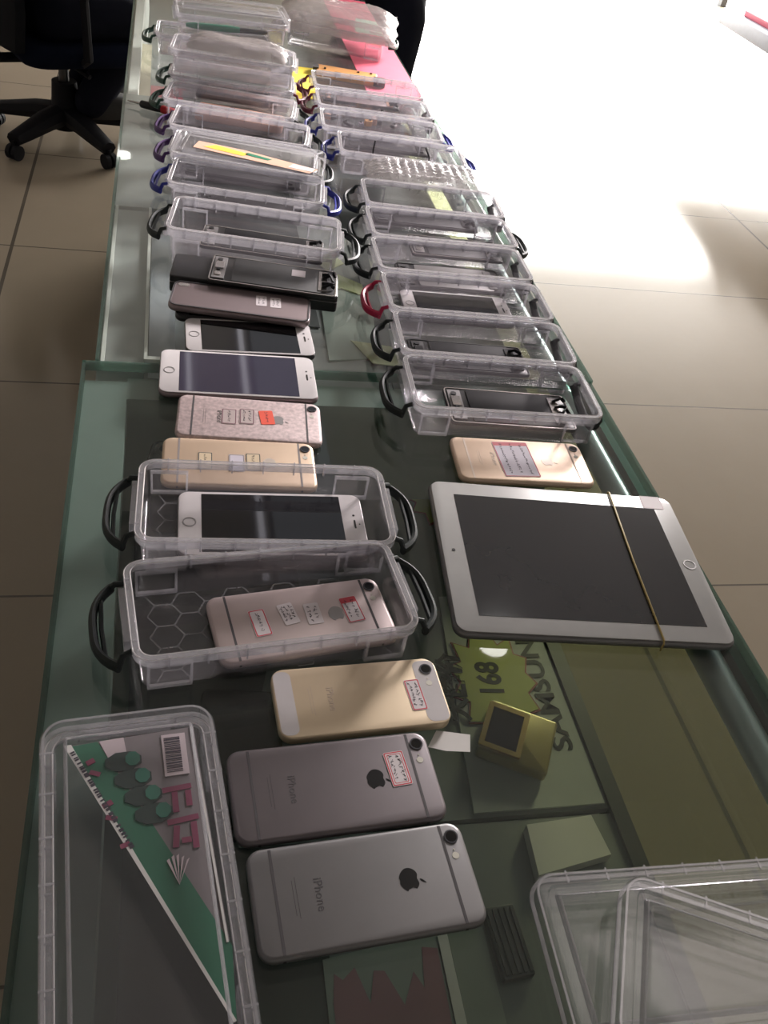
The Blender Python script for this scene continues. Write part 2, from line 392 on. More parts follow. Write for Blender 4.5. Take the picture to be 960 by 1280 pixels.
MB().poly(burst(0.039, 0.051, 11, 0.75, 5), 0.001, 0.0016).build('burst_face', 'star_yellow', s2, smooth=False)
# gold trimmed packet
gp = empty('battery_packet', 'gold trimmed packet with a dark window lying under the glass', 'packet', (0.322, 0.441, SZ+0.0050), R(-28))
slab(0.066, 0.062, 0.003, 0, 0.012, 0.002).build('packet_body', 'gold_bag', gp)
MB().loops(prof(0.040, 0.052, 0.002, [(0, 0.012), (0, 0.0145), (0.005, 0.0145), (0.005, 0.012)], cx=-0.014), closed=True).build('gold_frame', 'gold_trim', gp, smooth=False)
MB().box(-0.029, 0.001, -0.021, 0.021, 0.0121, 0.0132).build('window', 'screen_violet', gp, smooth=False)
card('paper_box', [(0.305, 0.355), (0.367, 0.359), (0.372, 0.322), (0.302, 0.310)], SZ+0.0005, 0.012, 'paper_white', 'pale paper box on the shelf behind the clear lids', 'box')
pb = empty('poster', 'sage card with torn pink panel, lying under the glass below the grey phone', 'poster', (0.160, 0.22, SZ+0.0034))
MB().poly([(-0.045, -0.10), (0.047, -0.10), (0.047, 0.058), (-0.043, 0.046)], 0, 0.001).build('card', 'poster_sage', pb, smooth=False)
MB().poly([(-0.040, -0.10), (0.044, -0.10), (0.046, 0.045), (0.034, 0.047), (0.030, 0.018), (0.024, 0.030), (0.013, 0.008), (0.002, 0.033), (-0.006, 0.034), (-0.012, 0.012), (-0.020, 0.038), (-0.030, 0.030), (-0.036, 0.035), (-0.039, 0.015)], 0.001, 0.0014).build('pink_panel', 'poster_pink', pb, smooth=False)
MB().poly([(-0.034, -0.02), (-0.01, -0.03), (-0.016, -0.06), (-0.036, -0.05)], 0.0014, 0.0017).build('dark_patch', 'poster_deep', pb, smooth=False)
card('paper_strip', [(0.208, 0.05), (0.216, 0.05), (0.216, 0.276), (0.208, 0.275)], SZ+0.0046, 0.001, 'paper_white', 'narrow white paper strip under the glass beside the pink card', 'paper')
card('grey_folder', [(0.2165, 0.05), (0.246, 0.05), (0.246, 0.277), (0.2165, 0.277)], SZ+0.0006, 0.004, 'poster_sage', 'grey folder under the glass right of the white paper strip', 'folder')
bk = empty('ribbed_block', 'dark ribbed block under the glass near the front phone corner', 'block', (0.263, 0.263, SZ+0.0004), R(3))
slab(0.026, 0.055, 0.002, 0, 0.008, 0.001).build('block_base', 'strip_dark', bk)
rb = MB()
for k in range(5): rb.box(-0.011+0.005*k, -0.0085+0.005*k, -0.025, 0.025, 0.0081, 0.0095)
rb.build('ribs', 'case_dark', bk, smooth=False)
# second section papers
bt = empty('pale_bottle_cutout', 'pale green bottle shaped card under the glass between the box rows', 'card', (0.232, 1.0, T-0.0548))
MB().poly([(-0.04, -0.09), (0.022, -0.08), (0.034, 0.03), (0.026, 0.07), (0.0, 0.085), (-0.022, 0.075), (-0.034, 0.04)], 0, 0.002).build('bottle', 'bottle_pale', bt, smooth=False)
MB().poly([(-0.03, 0.075), (0.0, 0.092), (0.028, 0.075), (0.032, 0.105), (-0.012, 0.14), (-0.028, 0.12)], 0, 0.002).build('label_band', 'bottle_band', bt, smooth=False)
card('leaflet', [(0.225, 0.955), (0.245, 0.905), (0.285, 0.90), (0.275, 0.945)], T-0.0520, 0.001, 'leaflet', 'yellow leaflet under the glass by the black handle of the fourth right box', 'paper')
card('leaflet', [(0.205, 1.165), (0.235, 1.205), (0.246, 1.165), (0.220, 1.14)], T-0.0545, 0.001, 'leaflet', 'yellow leaflet under the glass level with the back of the deep clear box', 'paper')
card('dark_sheet', [(0.262, 0.83), (0.432, 0.83), (0.432, 1.58), (0.262, 1.58)], T-0.0545, 0.001, 'board_mid', 'dark sheet added under the glass to darken the right row of boxes', 'mat')  # this sheet and the next are added to darken the view through the boxes
card('dark_sheet', [(0.03, 1.0), (0.19, 0.985), (0.19, 1.58), (0.03, 1.59)], T-0.0540, 0.001, 'board_mid', 'dark sheet added under the glass to darken the left row of boxes', 'mat')
card('yellow_card', [(0.225, 1.68), (0.262, 1.69), (0.285, 1.87), (0.235, 1.87)], T+0.0003, 0.0006, 'bright_yellow', 'bright yellow card on the glass between the two far box rows', 'card')
card('pink_card', [(-0.027, 1.69), (0.03, 1.69), (0.03, 1.80), (-0.027, 1.80)], T-0.045, 0.002, 'card_pink', 'pink card under the glass left of the stacked far boxes', 'card')
card('beige_card', [(-0.049, 1.66), (-0.028, 1.66), (-0.028, 2.05), (-0.049, 2.05)], T-0.045, 0.002, 'card_beige', 'narrow beige card under the glass at the far back edge', 'card')
rm = empty('red_poster', 'pink red poster with mint and white print at the far counter edge', 'poster', (0.43, 2.05, T+0.0003))
MB().poly([(-0.06, -0.30), (0.048, -0.30), (0.048, 0.42), (-0.06, 0.42)], 0, 0.0006).build('sheet', 'card_pink', rm, smooth=False)
MB().poly([(-0.02, 0.13), (0.045, 0.12), (0.047, 0.24), (0.0, 0.25), (-0.01, 0.20)], 0.0006, 0.001).build('mint_print', 'mint', rm, smooth=False)
MB().poly([(-0.005, 0.06), (0.03, 0.06), (0.03, 0.085), (-0.005, 0.085)], 0.0006, 0.001).poly([(0.005, 0.15), (0.03, 0.145), (0.032, 0.165), (0.006, 0.17)], 0.001, 0.0012).build('white_print', 'paper_white', rm, smooth=False)

# ------------------------------------------------------------------ clear storage boxes
BL, BW, BR, BH = 0.206, 0.100, 0.014, 0.0365
def tray_mesh():
    m = MB()
    m.loops(prof(BL, BW, BR, [(0.0075, 0), (0.0058, 0.0014), (0.0032, 0.0345), (0.0048, 0.0345), (0.0072, 0.0028), (0.009, 0.0022)], 6))
    return m.mesh('tray')
def rim_mesh():
    m = MB()
    m.loops(prof(BL, BW, BR, [(0.0030, 0.0285), (0.0002, 0.0290), (0.0, 0.0300), (0.0, 0.0352), (0.0008, 0.0365), (0.0042, 0.0365), (0.0050, 0.0357), (0.0052, 0.0320)], 6), closed=True)
    for s in (-1, 1):                       # latch lips on the short ends
        m.box(s*BL/2-0.001 if s > 0 else -BL/2-0.0045, s*BL/2+0.0045 if s > 0 else -BL/2+0.001, -0.026, 0.026, 0.0215, 0.0318)
    for s in (-1, 1):
        for k in range(-3, 4):
            x = k*0.0265; y = s*(BW/2-0.0018)
            m.box(x-0.0006, x+0.0006, y-0.0021, y+0.0021, 0.0262, 0.0371)
        for k in (-1, 1):
            m.box(s*(BL/2-0.0018)-0.0021, s*(BL/2-0.0018)+0.0021, k*0.030-0.0006, k*0.030+0.0006, 0.0262, 0.0371)
    return m.mesh('rim')
def glint_mesh():
    m = MB()
    def bead(ins, z, w, h): m.loops(prof(BL, BW, BR, [(ins-w, z), (ins, z+h), (ins+w, z), (ins, z-h)], 6), closed=True)
    bead(0.0004, 0.0362, 0.0005, 0.0005); bead(0.0048, 0.0364, 0.0005, 0.0005)  # two pale beads drawn as the highlight lines of the rim
    return m.mesh('rim_glint')
def pad_mesh():
    m = MB(); O = [(-0.0155, 0.002), (0.0155, 0.002), (0.0155, 0.0268), (-0.0155, 0.0268)]; I = [(-0.0137, 0.0046), (0.0137, 0.0046), (0.0137, 0.0245), (-0.0137, 0.0245)]
    m.loops([[(x, -0.0014, z) for x, z in O], [(x, 0.0014, z) for x, z in O], [(x, 0.0014, z) for x, z in I], [(x, -0.0014, z) for x, z in I]], closed=True)
    return m.mesh('corner_frame')
def hex_mesh():
    m = MB(); r = 0.0125; w = 0.0006
    for i in range(-6, 7):
        for j in range(-3, 4):
            cx = i*1.5*r; cy = (j+(0.5 if i % 2 else 0))*math.sqrt(3)*r
            P = [(cx+r*math.cos(R(60*k)), cy+r*math.sin(R(60*k))) for k in range(6)]
            for k in range(3):
                (ax, ay), (bx, by) = P[k], P[k+1]
                if max(abs(ax), abs(bx)) > 0.0945 or max(abs(ay), abs(by)) > 0.0435: continue
                d = Vector((bx-ax, by-ay)).normalized(); nx, ny = -d.y*w, d.x*w
                m.add([(ax-nx, ay-ny, 0.0024), (bx-nx, by-ny, 0.0024), (bx+nx, by+ny, 0.0024), (ax+nx, ay+ny, 0.0024)], [(0, 1, 2, 3)])
    return m.mesh('honeycomb_base')
def handle_mesh(open_=0.0):
    """bail handle on the +x end: two hinge lugs, bowed outer bar, thin inner bar"""
    m = MB()
    zc = 0.024
    path = []
    for k in range(15):
        t = -1+2*k/14
        y = 0.039*t; x = 0.0235-0.0150*abs(t)**3.2
        path.append((x, y, zc-0.004-0.003*(1-t*t)))
    m.tube(path, 0.0031, 8, 1.5)
    m.tube([(0.0165, -0.031, zc-0.005), (0.0180, 0, zc-0.006), (0.0165, 0.031, zc-0.005)], 0.0017, 6, 1.6)
    for s in (-1, 1):
        m.tube([(-0.001, s*0.0330, 0.0290), (0.006, s*0.0350, 0.0275), (0.0095, s*0.0390, zc-0.004)], [0.0022, 0.0024, 0.0026], 8)
        m.tube([(0.0095, s*0.0390, zc-0.004), (0.013, s*0.0345, zc-0.004), (0.0165, s*0.030, zc-0.005)], [0.0024, 0.0018, 0.0012], 6)
    return m.mesh('handle')
ME = {'tray': tray_mesh(), 'rim': rim_mesh(), 'pad': pad_mesh(), 'edge': glint_mesh(), 'hex': hex_mesh()}
HM = {}
def handle_me(mat):
    if mat not in HM:
        me = handle_mesh(); me.materials.append(M[mat]); HM[mat] = me
    return HM[mat]
GR_R, GR_L = 'clear boxes in the right hand row', 'clear boxes in the left hand row'
def clear_box(label, x, y, ang, group, hl='handle_black', hr='handle_black', z=0.0, zs=1.0, sx=1.0, sy=1.0, hexes=False):
    t = empty('storage_box', label, 'box', (x, y, T+z+0.0002), R(ang), group)
    b = link('tray', ME['tray'], 'plastic_wall', t)
    link('rim', ME['rim'], 'plastic_rim', t); link('rim_glint', ME['edge'], 'plastic_glint', t)
    for sy_ in (-1, 1):
        for sx_ in (-1, 1): link('corner_frame', ME['pad'], 'plastic_rim', t, False, (sx_*(BL/2-0.0245), sy_*(BW/2-0.0042), 0))
    if hexes: link('honeycomb_base', ME['hex'], 'plastic_hex', t, smooth=False)
    for s, h in ((-1, hl), (1, hr)):
        if not h: continue
        fold = h.endswith('_fold'); h = h.replace('_fold', '')
        o = link('handle', handle_me(h), h, t); o.location = (s*BL/2, 0, 0)
        if s < 0: o.rotation_euler = (0, 0, math.pi)
        if fold:
            m_ = Matrix.Rotation(R(62), 3, 'Y'); pv = Vector((0.001, 0, 0.029)); d_ = pv-m_@pv
            o.rotation_euler = (0, R(62), 0); o.location = (BL/2+d_.x, 0, d_.z)
        if h != 'handle_black': o['label'] = h.split('_')[1]+' plastic handle'
    if zs != 1.0 or sx != 1.0 or sy != 1.0:
        for ch in t.children:
            ch.scale = (sx, sy, zs); ch.location.x *= sx; ch.location.y *= sy
            if ch.name.startswith('handle') and zs != 1.0: ch.scale = (1, sy, 1); ch.location.z = 0.0365*(zs-1)
    return t
# right row, near to far
RB = [
 (0.3395, 0.7365, -2.5, 'handle_black', 'handle_black_fold', 'nearest clear box of the right row, beside the gold phone, holding a dark screen part'),
 (0.3460, 0.8330, -3.0, 'handle_black', 'handle_black_fold', 'second clear box of the right row, holding a long dark panel'),
 (0.3490, 0.9250, -2.0, 'handle_red', 'handle_black_fold', 'clear box with a red handle, holding a white phone'),
 (0.3525, 1.0200, -1.5, 'handle_black', 'handle_black_fold', 'clear box next beyond the red handled one, with a grey panel in it'),
 (0.3600, 1.1120, -1.5, 'handle_black', 'handle_black', 'clear box in the right row with a bright ended screen assembly across it'),
 (0.3680, 1.2060, -3.0, 'handle_black', 'handle_black_fold', 'clear box directly in front of the bubble wrap bag'),
 (0.3580, 1.3860, -5.0, 'handle_blue', 'handle_blue', 'clear box with blue handles, just beyond the bubble wrap bag, wires in it'),
 (0.3430, 1.4860, -4.0, 'handle_blue', 'handle_blue', 'clear box with blue handles holding a pale blue grey panel, right row'),
 (0.3480, 1.5880, -3.0, 'handle_wine', 'handle_black_fold', 'clear box of the right row filled with small loose parts'),
 (0.3530, 1.6900, -2.0, 'handle_wine', None, 'farthest open clear box of the right row, with a thin dark frame in it'),
]
for x, y, a, hl, hr, lb in RB: clear_box(lb, x, y, a, GR_R, hl, hr, sx=0.97, sy=0.985 if y < 0.75 else 0.885)
LB = [
 (0.0780, 0.4490, 6.5, 0, 1.0, True, 'handle_black', 'handle_black', 'near clear box tilted on the glass, holding the rose phone with four stickers'),
 (0.0820, 0.5530, -1.5, 0, 1.0, True, 'handle_black', 'handle_black', 'clear box holding the large white phone, touching the rose phone\'s box'),
 (0.1080, 1.0470, -8.0, 0, 1.36, False, 'handle_black', 'handle_black', 'deep clear box behind the bare screen assembly, black handles, dark parts in it'),
 (0.1090, 1.2080, -7.5, 0, 1.0, False, 'handle_blue', 'handle_blue', 'clear box with blue handles under the front edge of the loose lid'),
 (0.1120, 1.3110, -8.5, 0, 1.0, False, 'handle_purple', 'handle_black', 'clear box wholly covered by the loose lid with the coloured slip'),
 (0.1120, 1.4140, -9.0, 0, 1.0, False, 'handle_purple', 'handle_black', 'clear box just beyond the loose lid, by the red and black tool'),
 (0.1030, 1.5250, -9.0, 0, 1.0, False, 'handle_green', 'handle_black', 'clear box holding a long peach coloured part, left row'),
 (0.1120, 1.6500, -6.0, 0, 1.0, False, 'handle_green', 'handle_wine', 'lower clear box of the pair, with a dark phone inside, far left row'),
 (0.1120, 1.6530, -6.0, 0.0385, 1.0, False, None, None, 'upper clear box of the pair, with a crinkled bag on top'),
 (0.0850, 1.8800, -2.0, 0, 1.0, False, 'handle_green', 'handle_black', 'clear box under the one holding a green handled tool'),
 (0.1180, 1.8850, 3.0, 0.0385, 1.0, False, None, None, 'lidded clear box at the far end with a green handled tool in it'),
 (0.3450, 2.0300, -14.0, 0, 1.3, False, 'handle_green', 'handle_green', 'clear box wrapped in a big clear bag at the far right'),
]
for x, y, a, z, zs, hx, hl, hr, lb in LB: clear_box(lb, x, y, a, GR_L if x < 0.3 else None, hl, hr, z=z, zs=zs, hexes=hx, sy={0.449: 0.96, 0.553: 1.0}.get(y, 0.96 if y < 1.1 or y > 1.6 else 0.94))

# lids
def lid_mesh():
    m = MB()
    m.loops(prof(0.210, 0.104, 0.015, [(0.0012, 0.0), (0, 0.0004), (0, 0.0085), (0.0016, 0.0105), (0.0085, 0.0105), (0.0098, 0.0082), (0.0135, 0.0082), (0.0150, 0.0112), (0.018, 0.0116)], 6), cap0=False)
    return m.mesh('lid_panel')
LM = lid_mesh()
def lid(label, x, y, z, ang, group=None, rx=0, ry=0, name='box_lid'):
    t = empty(name, label, 'lid', (x, y, T+z), R(ang), group, R(rx), R(ry))
    o = link('lid_panel', LM, 'plastic_lid', t)
    b = MB().loops(prof(0.210, 0.104, 0.015, [(-0.0003, 0.0), (-0.0003, 0.0012), (0.0022, 0.0012), (0.0022, 0.0)], 6), closed=True)
    b.loops(prof(0.210, 0.104, 0.015, [(0.0016, 0.0106), (0.0016, 0.0112), (0.0030, 0.0112), (0.0030, 0.0106)], 6), closed=True)
    b.loops(prof(0.210, 0.104, 0.015, [(0.0135, 0.0084), (0.0150, 0.0116), (0.0160, 0.0117), (0.0150, 0.0090)], 6), closed=True)
    for s in (-1, 1):
        for k in range(-3, 4): b.box(k*0.027-0.0006, k*0.027+0.0006, s*0.0478-0.004, s*0.0478+0.004, 0.0106, 0.0111)
    b.build('lid_edge', 'plastic_rim', t)
    return t
lid('lower clear lid lying flat on the glass at the front right', 0.325, 0.181, 0.0004, -1.5)
lid('upper clear lid lying crooked across another lid, front right', 0.352, 0.135, 0.0128, -25)
ll = lid('loose clear lid with a coloured slip, resting across left row boxes', 0.116, 1.277, 0.0378, -11.0)
sl = empty('paper_slip', 'yellow, green and red printed slip on the loose clear lid', 'paper', (0.125, 1.262, T+0.0378+0.0120), R(-13))
MB().poly([(-0.088, -0.012), (0.075, -0.030), (0.085, -0.012), (-0.02, 0.010), (-0.085, 0.014)], 0, 0.0004).build('slip', 'pcb_peach', sl, smooth=False)
MB().poly([(-0.075, -0.004), (-0.02, -0.012), (-0.012, -0.002), (-0.06, 0.009)], 0.0004, 0.0007).build('yellow_print', 'bright_yellow', sl, smooth=False)
MB().poly([(-0.018, -0.006), (0.015, -0.012), (0.02, -0.006), (-0.015, 0.002)], 0.0004, 0.0007).build('green_print', 'tool_green', sl, smooth=False)
MB().poly([(0.045, -0.022), (0.078, -0.024), (0.080, -0.012), (0.05, -0.008)], 0.0004, 0.0007).build('white_print', 'paper_white', sl, smooth=False)
lid('clear lid closing the far box that holds a green handled tool', 0.118, 1.885, 0.0385+0.0372, 3.0)

# front left lidded box with the printed header card
fb = clear_box('closed clear box at the front left corner with a printed card under its lid', -0.0115, 0.2450, 95.3, None, None, None, zs=0.80)
lid('clear lid on the front left box, over the green printed card', -0.0115, 0.2450, 0.0298, 95.3)
hc = empty('header_card', 'green and pink printed card with bar code under the front left lid', 'card', (-0.0095, 0.2510, T+0.0300), R(5.3))
def hcp(pts): return pts
LZ = 0.0
MB().poly([(-0.040, 0.085), (0.038, -0.090), (0.041, -0.060), (0.0395, -0.020), (0.037, 0.088)], LZ, LZ+0.0006).build('card_sheet', 'label_grey', hc, smooth=False)
MB().poly([(-0.037, 0.0845), (0.0385, -0.0895), (0.0415, -0.052), (0.008, 0.022), (-0.0215, 0.0855)], LZ+0.0006, LZ+0.0008).build('green_band', 'label_green', hc, smooth=False)
MB().poly([(-0.0412, 0.0855), (0.037, -0.0895), (0.0385, -0.0890), (-0.002, 0.0035), (-0.0368, 0.0856)], LZ+0.0008, LZ+0.0011).poly([(0.0345, 0.088), (0.0360, 0.088), (0.0400, -0.050), (0.0388, -0.050)], LZ+0.0006, LZ+0.0012).build('white_margin', 'paper_white', hc, smooth=False)
mt_ = MB(); rnd = random.Random(8); d = Vector((0.0435, -0.0955)).normalized()
q_ = 0.004
while q_ < 0.080:
    l_ = rnd.uniform(0.0008, 0.0022); c_ = Vector((-0.0378, 0.0835))+d*q_
    mt_.box(c_.x-l_/2, c_.x+l_/2, c_.y-0.0013, c_.y+0.0013, LZ+0.0011, LZ+0.0013, rot=math.atan2(d.y, d.x)); q_ += l_+rnd.choice([0.0006, 0.0006, 0.0018])
mt_.build('small_print', 'ink', hc, smooth=False)
MB().poly([(-0.0205, 0.0855), (-0.006, 0.0862), (-0.004, 0.068), (-0.0150, 0.071)], LZ+0.0008, LZ+0.001).build('pale_patch', 'paper_pinkish', hc, smooth=False)
oc = MB(); ol = MB()
for k in range(4):
    cx, cy = -0.0070+0.0050*k, 0.0690-0.0125*k
    oc.poly([(cx+0.0115*math.cos(R(22+45*i)), cy+0.0070*math.sin(R(22+45*i))) for i in range(8)], LZ+0.0010, LZ+0.0013)
    ol.poly([(cx+0.0055+0.0046*math.cos(R(22+45*i)), cy+0.001+0.0052*math.sin(R(22+45*i))) for i in range(8)], LZ+0.0013, LZ+0.0016)
oc.build('dark_pictures', 'label_teal', hc, smooth=False); ol.build('picture_lights', 'label_teal_light', hc, smooth=False)
pw_ = MB()
for k_, (x0, x1, y0, y1, a_) in enumerate(((0.014, 0.031, 0.044, 0.0475, 3), (0.019, 0.0225, 0.030, 0.0435, 0), (0.027, 0.0305, 0.033, 0.0435, 0), (0.015, 0.033, 0.023, 0.0265, 5), (0.028, 0.0315, 0.006, 0.0225, 0), (0.0175, 0.021, 0.008, 0.0215, -8), (0.022, 0.0275, 0.010, 0.0135, 0), (-0.0285, -0.0235, 0.070, 0.0735, 25), (-0.0270, -0.0205, 0.062, 0.065, -25), (-0.0205, -0.0145, 0.040, 0.0435, 25), (-0.0190, -0.0125, 0.031, 0.034, -20), (-0.0120, -0.0065, 0.013, 0.016, 15))):
    pw_.box(x0, x1, y0, y1, LZ+0.0009, LZ+0.0011+k_*0.00001, rot=R(a_))
pw_.build('pink_brush_marks', 'label_magenta', hc, smooth=False)
MB().box(0.0165, 0.0310, 0.0545, 0.0840, LZ+0.0008, LZ+0.0012).build('code_panel', 'paper_pinkish', hc, smooth=False)
bc = MB(); y = 0.057
rnd = random.Random(4)
while y < 0.082:
    w = rnd.choice([0.0004, 0.0007, 0.0011]); bc.box(0.0180, 0.0275, y, y+w, LZ+0.0012, LZ+0.0014); y += w+rnd.choice([0.0005, 0.0008])
bc.build('bar_code', 'ink', hc, smooth=False)
fn = MB()
for k in range(5): fn.poly([(0.018, -0.014), (0.0125+0.0055*k*0.5, 0.001+0.002*math.sin(k)), (0.0140+0.0055*k*0.5, 0.002+0.002*math.sin(k))], LZ+0.0010, LZ+0.0014)
fn.build('fan_mark', 'paper_pinkish', hc, smooth=False)

# ------------------------------------------------------------------ phones
def apple_pts(s):
    """fruit outline with a bite on -y, top along +x, about s long"""
    body = []
    for k in range(48):
        t = 2*math.pi*k/48
        r = 0.5+0.035*math.cos(2*t)
        u = r*1.02*math.cos(t)              # across
        v = r*1.02*math.sin(t)              # up
        v -= 0.10*math.exp(-(u/0.16)**2) if v > 0 else -0.05*math.exp(-(u/0.12)**2)
        if v < 0: u *= 1-0.22*(v/0.5)**2
        body.append([u, v])
    bc_, br = Vector((0.60, 0.06)), 0.24
    for p in body:
        d = Vector(p)-bc_
        if d.length < br: d = d.normalized()*br if d.length > 1e-6 else Vector((-br, 0)); p[0], p[1] = bc_.x+d.x, bc_.y+d.y
    leaf = []
    for k in range(8): t = k/7; leaf.append((0.02+0.22*t, 0.50+0.26*t**0.6))
    for k in range(1, 7): t = 1-k/7; leaf.append((0.02+0.22*t+0.03*math.sin(math.pi*t), 0.50+0.26*t**1.9))
    f = lambda u, v: (v*s, -u*s)
    return [f(*p) for p in body], [f(*p) for p in leaf]
def ccw(pts):
    a = sum(pts[i][0]*pts[(i+1) % len(pts)][1]-pts[(i+1) % len(pts)][0]*pts[i][1] for i in range(len(pts)))
    return pts if a > 0 else pts[::-1]
def sticker(t, x, y, z, w, h, rz, mat='sticker_white', border='sticker_red', seed=0, dense=3, head=False, strokes=True, double=False):
    """w along x, h along y before turning; writing runs along y"""
    s = MB().poly(ccw(rrect(w, h, 0.0012, 3)), 0, 0.00015).build('sticker', mat, t, smooth=False, loc=(x, y, z)); s.rotation_euler = (0, 0, rz)
    if border:
        b = MB()
        e = 0.0009
        b.loops([[(px, py, 0.00016) for px, py in rrect(w-0.0006, h-0.0006, 0.001, 3)], [(px, py, 0.00016) for px, py in rrect(w-0.0006-2*e, h-0.0006-2*e, 0.0008, 3)]], cap0=False, cap1=False)
        if double: b.loops([[(px, py, 0.00016) for px, py in rrect(w-0.004, h-0.004, 0.001, 3)], [(px, py, 0.00016) for px, py in rrect(w-0.0050, h-0.0050, 0.0008, 3)]], cap0=False, cap1=False)
        if head: b.add([(-w/2+0.001, h/2-0.006, 0.00017), (w/2-0.001, h/2-0.006, 0.00017), (w/2-0.001, h/2-0.001, 0.00017), (-w/2+0.001, h/2-0.001, 0.00017)], [(0, 1, 2, 3)])
        b.build('border', border, s, smooth=False)
    if strokes:
        rnd = random.Random(seed); k = MB()
        cols = dense
        for c in range(cols):
            cx = -w/2+w*(c+0.75)/(cols+0.5)
            yy = h/2-0.004
            while yy > -h/2+0.0035:
                for _ in range(3):
                    a = rnd.choice([0, 90, 45, -45])+rnd.uniform(-12, 12); l = rnd.uniform(0.0011, 0.0024); wd = rnd.uniform(0.00025, 0.0004)
                    px, py = cx+rnd.uniform(-0.001, 0.001), yy+rnd.uniform(-0.001, 0.001)
                    k.box(px-l/2, px+l/2, py-wd/2, py+wd/2, 0.00016, 0.00026, rot=R(a))
                yy -= rnd.uniform(0.0026, 0.0038)
        k.build('handwriting', 'ink', s, smooth=False)
    return s
def phone_back(label, x, y, z, ang, size, body, band='band_dark', logo='mark_black', word=True, group='phones lying on the counter', lens=True, old=False, rx=0, ry=0, print_mat='print_dim'):
    L, W, Th = size
    t = empty('smartphone', label, 'phone', (x, y, T+z+0.0003), R(ang), group, R(rx), R(ry))
    slab(L, W, 0.0095, 0, Th, 0.0028 if not old else 0.0012, 7).build('body', body, t)
    zt_ = Th
    if not old:
        for s in (-1, 1):
            b = MB(); xb = s*(L/2-0.0145)
            b.box(xb-0.0009, xb+0.0009, -W/2+0.0022, W/2-0.0022, zt_-0.0002, zt_+0.00012)
            b.box(xb-0.0009, xb+0.0009, -W/2-0.0001, -W/2+0.0010, 0.0025, zt_-0.0025).box(xb-0.0009, xb+0.0009, W/2-0.0010, W/2+0.0001, 0.0025, zt_-0.0025)
            b.build('antenna_band', band, t, smooth=False)
    else:
        for s, w in ((-1, 0.0125), (1, 0.0165)):
            MB().poly(ccw(rrect(w, W-0.005, 0.005, 4)), zt_-0.0001, zt_+0.0001).build('glass_panel', 'white_bezel', t, smooth=False, loc=(s*(L/2-0.0014-w/2), 0, 0))
    cx, cy = L/2-0.0085, W/2-0.0105
    if lens:
        MB().ring(cx, cy, zt_-0.0002, zt_+0.0006, 0.0036, 0.0046).build('camera_ring', 'lens_ring', t)
        c = MB().cyl(cx, cy, zt_, zt_+0.00045, 0.0036, 20).build('camera_lens', 'lens_black', t)
        MB().cyl(cx-0.0005, cy-0.0085, zt_-0.0001, zt_+0.0003, 0.0006, 8).cyl(cx-0.0005, cy-0.0125, zt_-0.0001, zt_+0.0002, 0.0023, 16).build('flash', 'flash', t, smooth=False)
    if logo:
        bo, le = apple_pts(0.0135)
        m = MB().poly(ccw(bo), zt_+0.00005, zt_+0.00018).poly(ccw(le), zt_+0.00005, zt_+0.00018)
        m.build('logo', logo, t, smooth=False, loc=(L/2-0.0425, 0, 0))
    if word:
        text('model_word', 'iPhone', 0.0074, print_mat, t, (-L/2+0.0400, 0, zt_+0.0001), R(-90), ext=0.00006)
        m = MB()
        for k, (hw, xx) in enumerate(((0.0125, -0.0265), (0.0105, -0.0245))):
            m.box(-L/2-xx+0.0002, -L/2-xx+0.0005, -hw, hw, zt_, zt_+0.0001)
        m.build('small_print', print_mat, t, smooth=False)
    return t
def phone_front(label, x, y, z, ang, size, body='alu_silver', bezel='white_bezel', screen='screen_black', rx=0, ry=0, group='phones lying on the counter'):
    L, W, Th = size
    t = empty('smartphone', label, 'phone', (x, y, T+z+0.0003), R(ang), group, R(rx), R(ry))
    slab(L, W, 0.0095, 0, Th, 0.0028, 7).build('body', body, t)
    slab(L-0.0016, W-0.0016, 0.0088, Th-0.0002, Th+0.0005, 0.0004, 7).build('bezel', bezel, t)
    MB().poly(ccw(rrect(L*0.752, W-0.0075, 0.0003, 2)), Th+0.0005, Th+0.00062).build('screen', screen, t, smooth=False)
    h = MB().ring(-L/2+0.0098, 0, Th+0.0005, Th+0.0008, 0.0047, 0.0056).build('home_button_ring', 'mark_grey', t)
    MB().poly(ccw(rrect(0.0016, 0.0105, 0.0008, 4)), Th+0.0005, Th+0.0007).build('earpiece', 'mark_black', t, smooth=False, loc=(L/2-0.0092, 0, 0))
    MB().cyl(L/2-0.0092, 0.0110, Th+0.0005, Th+0.0007, 0.0011, 10).cyl(L/2-0.0052, 0, Th+0.0005, Th+0.0007, 0.0007, 8).build('front_camera', 'mark_black', t, smooth=False)
    return t
P6, P6P, P5 = (0.1381, 0.0671, 0.0070), (0.1581, 0.0779, 0.0072), (0.1238, 0.0586, 0.0076)
p = phone_back('front most phone, bare silver grey back with black fruit emblem', 0.1195, 0.2386, 0, 3.6, P6, 'alu_silver')
p = phone_back('darker grey phone with one red edged sticker, second from the front', 0.1107, 0.3082, 0, 3.3, P6, 'alu_grey')
sticker(p, 0.0430, 0.0060, 0.0072, 0.0140, 0.0260, R(3), seed=2, dense=2, double=True)
p = phone_back('small gold and white phone with a red edged sticker by its camera', 0.1376, 0.3762, 0, 3.1, P5, 'alu_gold_pale', logo=None, old=True, print_mat='band_gold')
sticker(p, 0.0400, -0.0030, 0.0077, 0.0115, 0.0270, R(2), seed=3, dense=2)
p = phone_back('rose phone with four stickers, inside the tilted near box', 0.1035, 0.4490, 0.0026, 8.5, P6, 'alu_rose', logo='mark_grey', word=False)
sticker(p, -0.0330, 0.0010, 0.0072, 0.0125, 0.0260, R(4), seed=4, dense=1)
sticker(p, -0.0100, 0.0060, 0.0072, 0.0120, 0.0210, R(8), border=None, seed=5, dense=3)
sticker(p, 0.0090, 0.0030, 0.0072, 0.0120, 0.0210, R(0), border=None, seed=6, dense=2)
sticker(p, 0.0400, 0.0020, 0.0072, 0.0140, 0.0260, R(4), seed=7, dense=2, head=True)
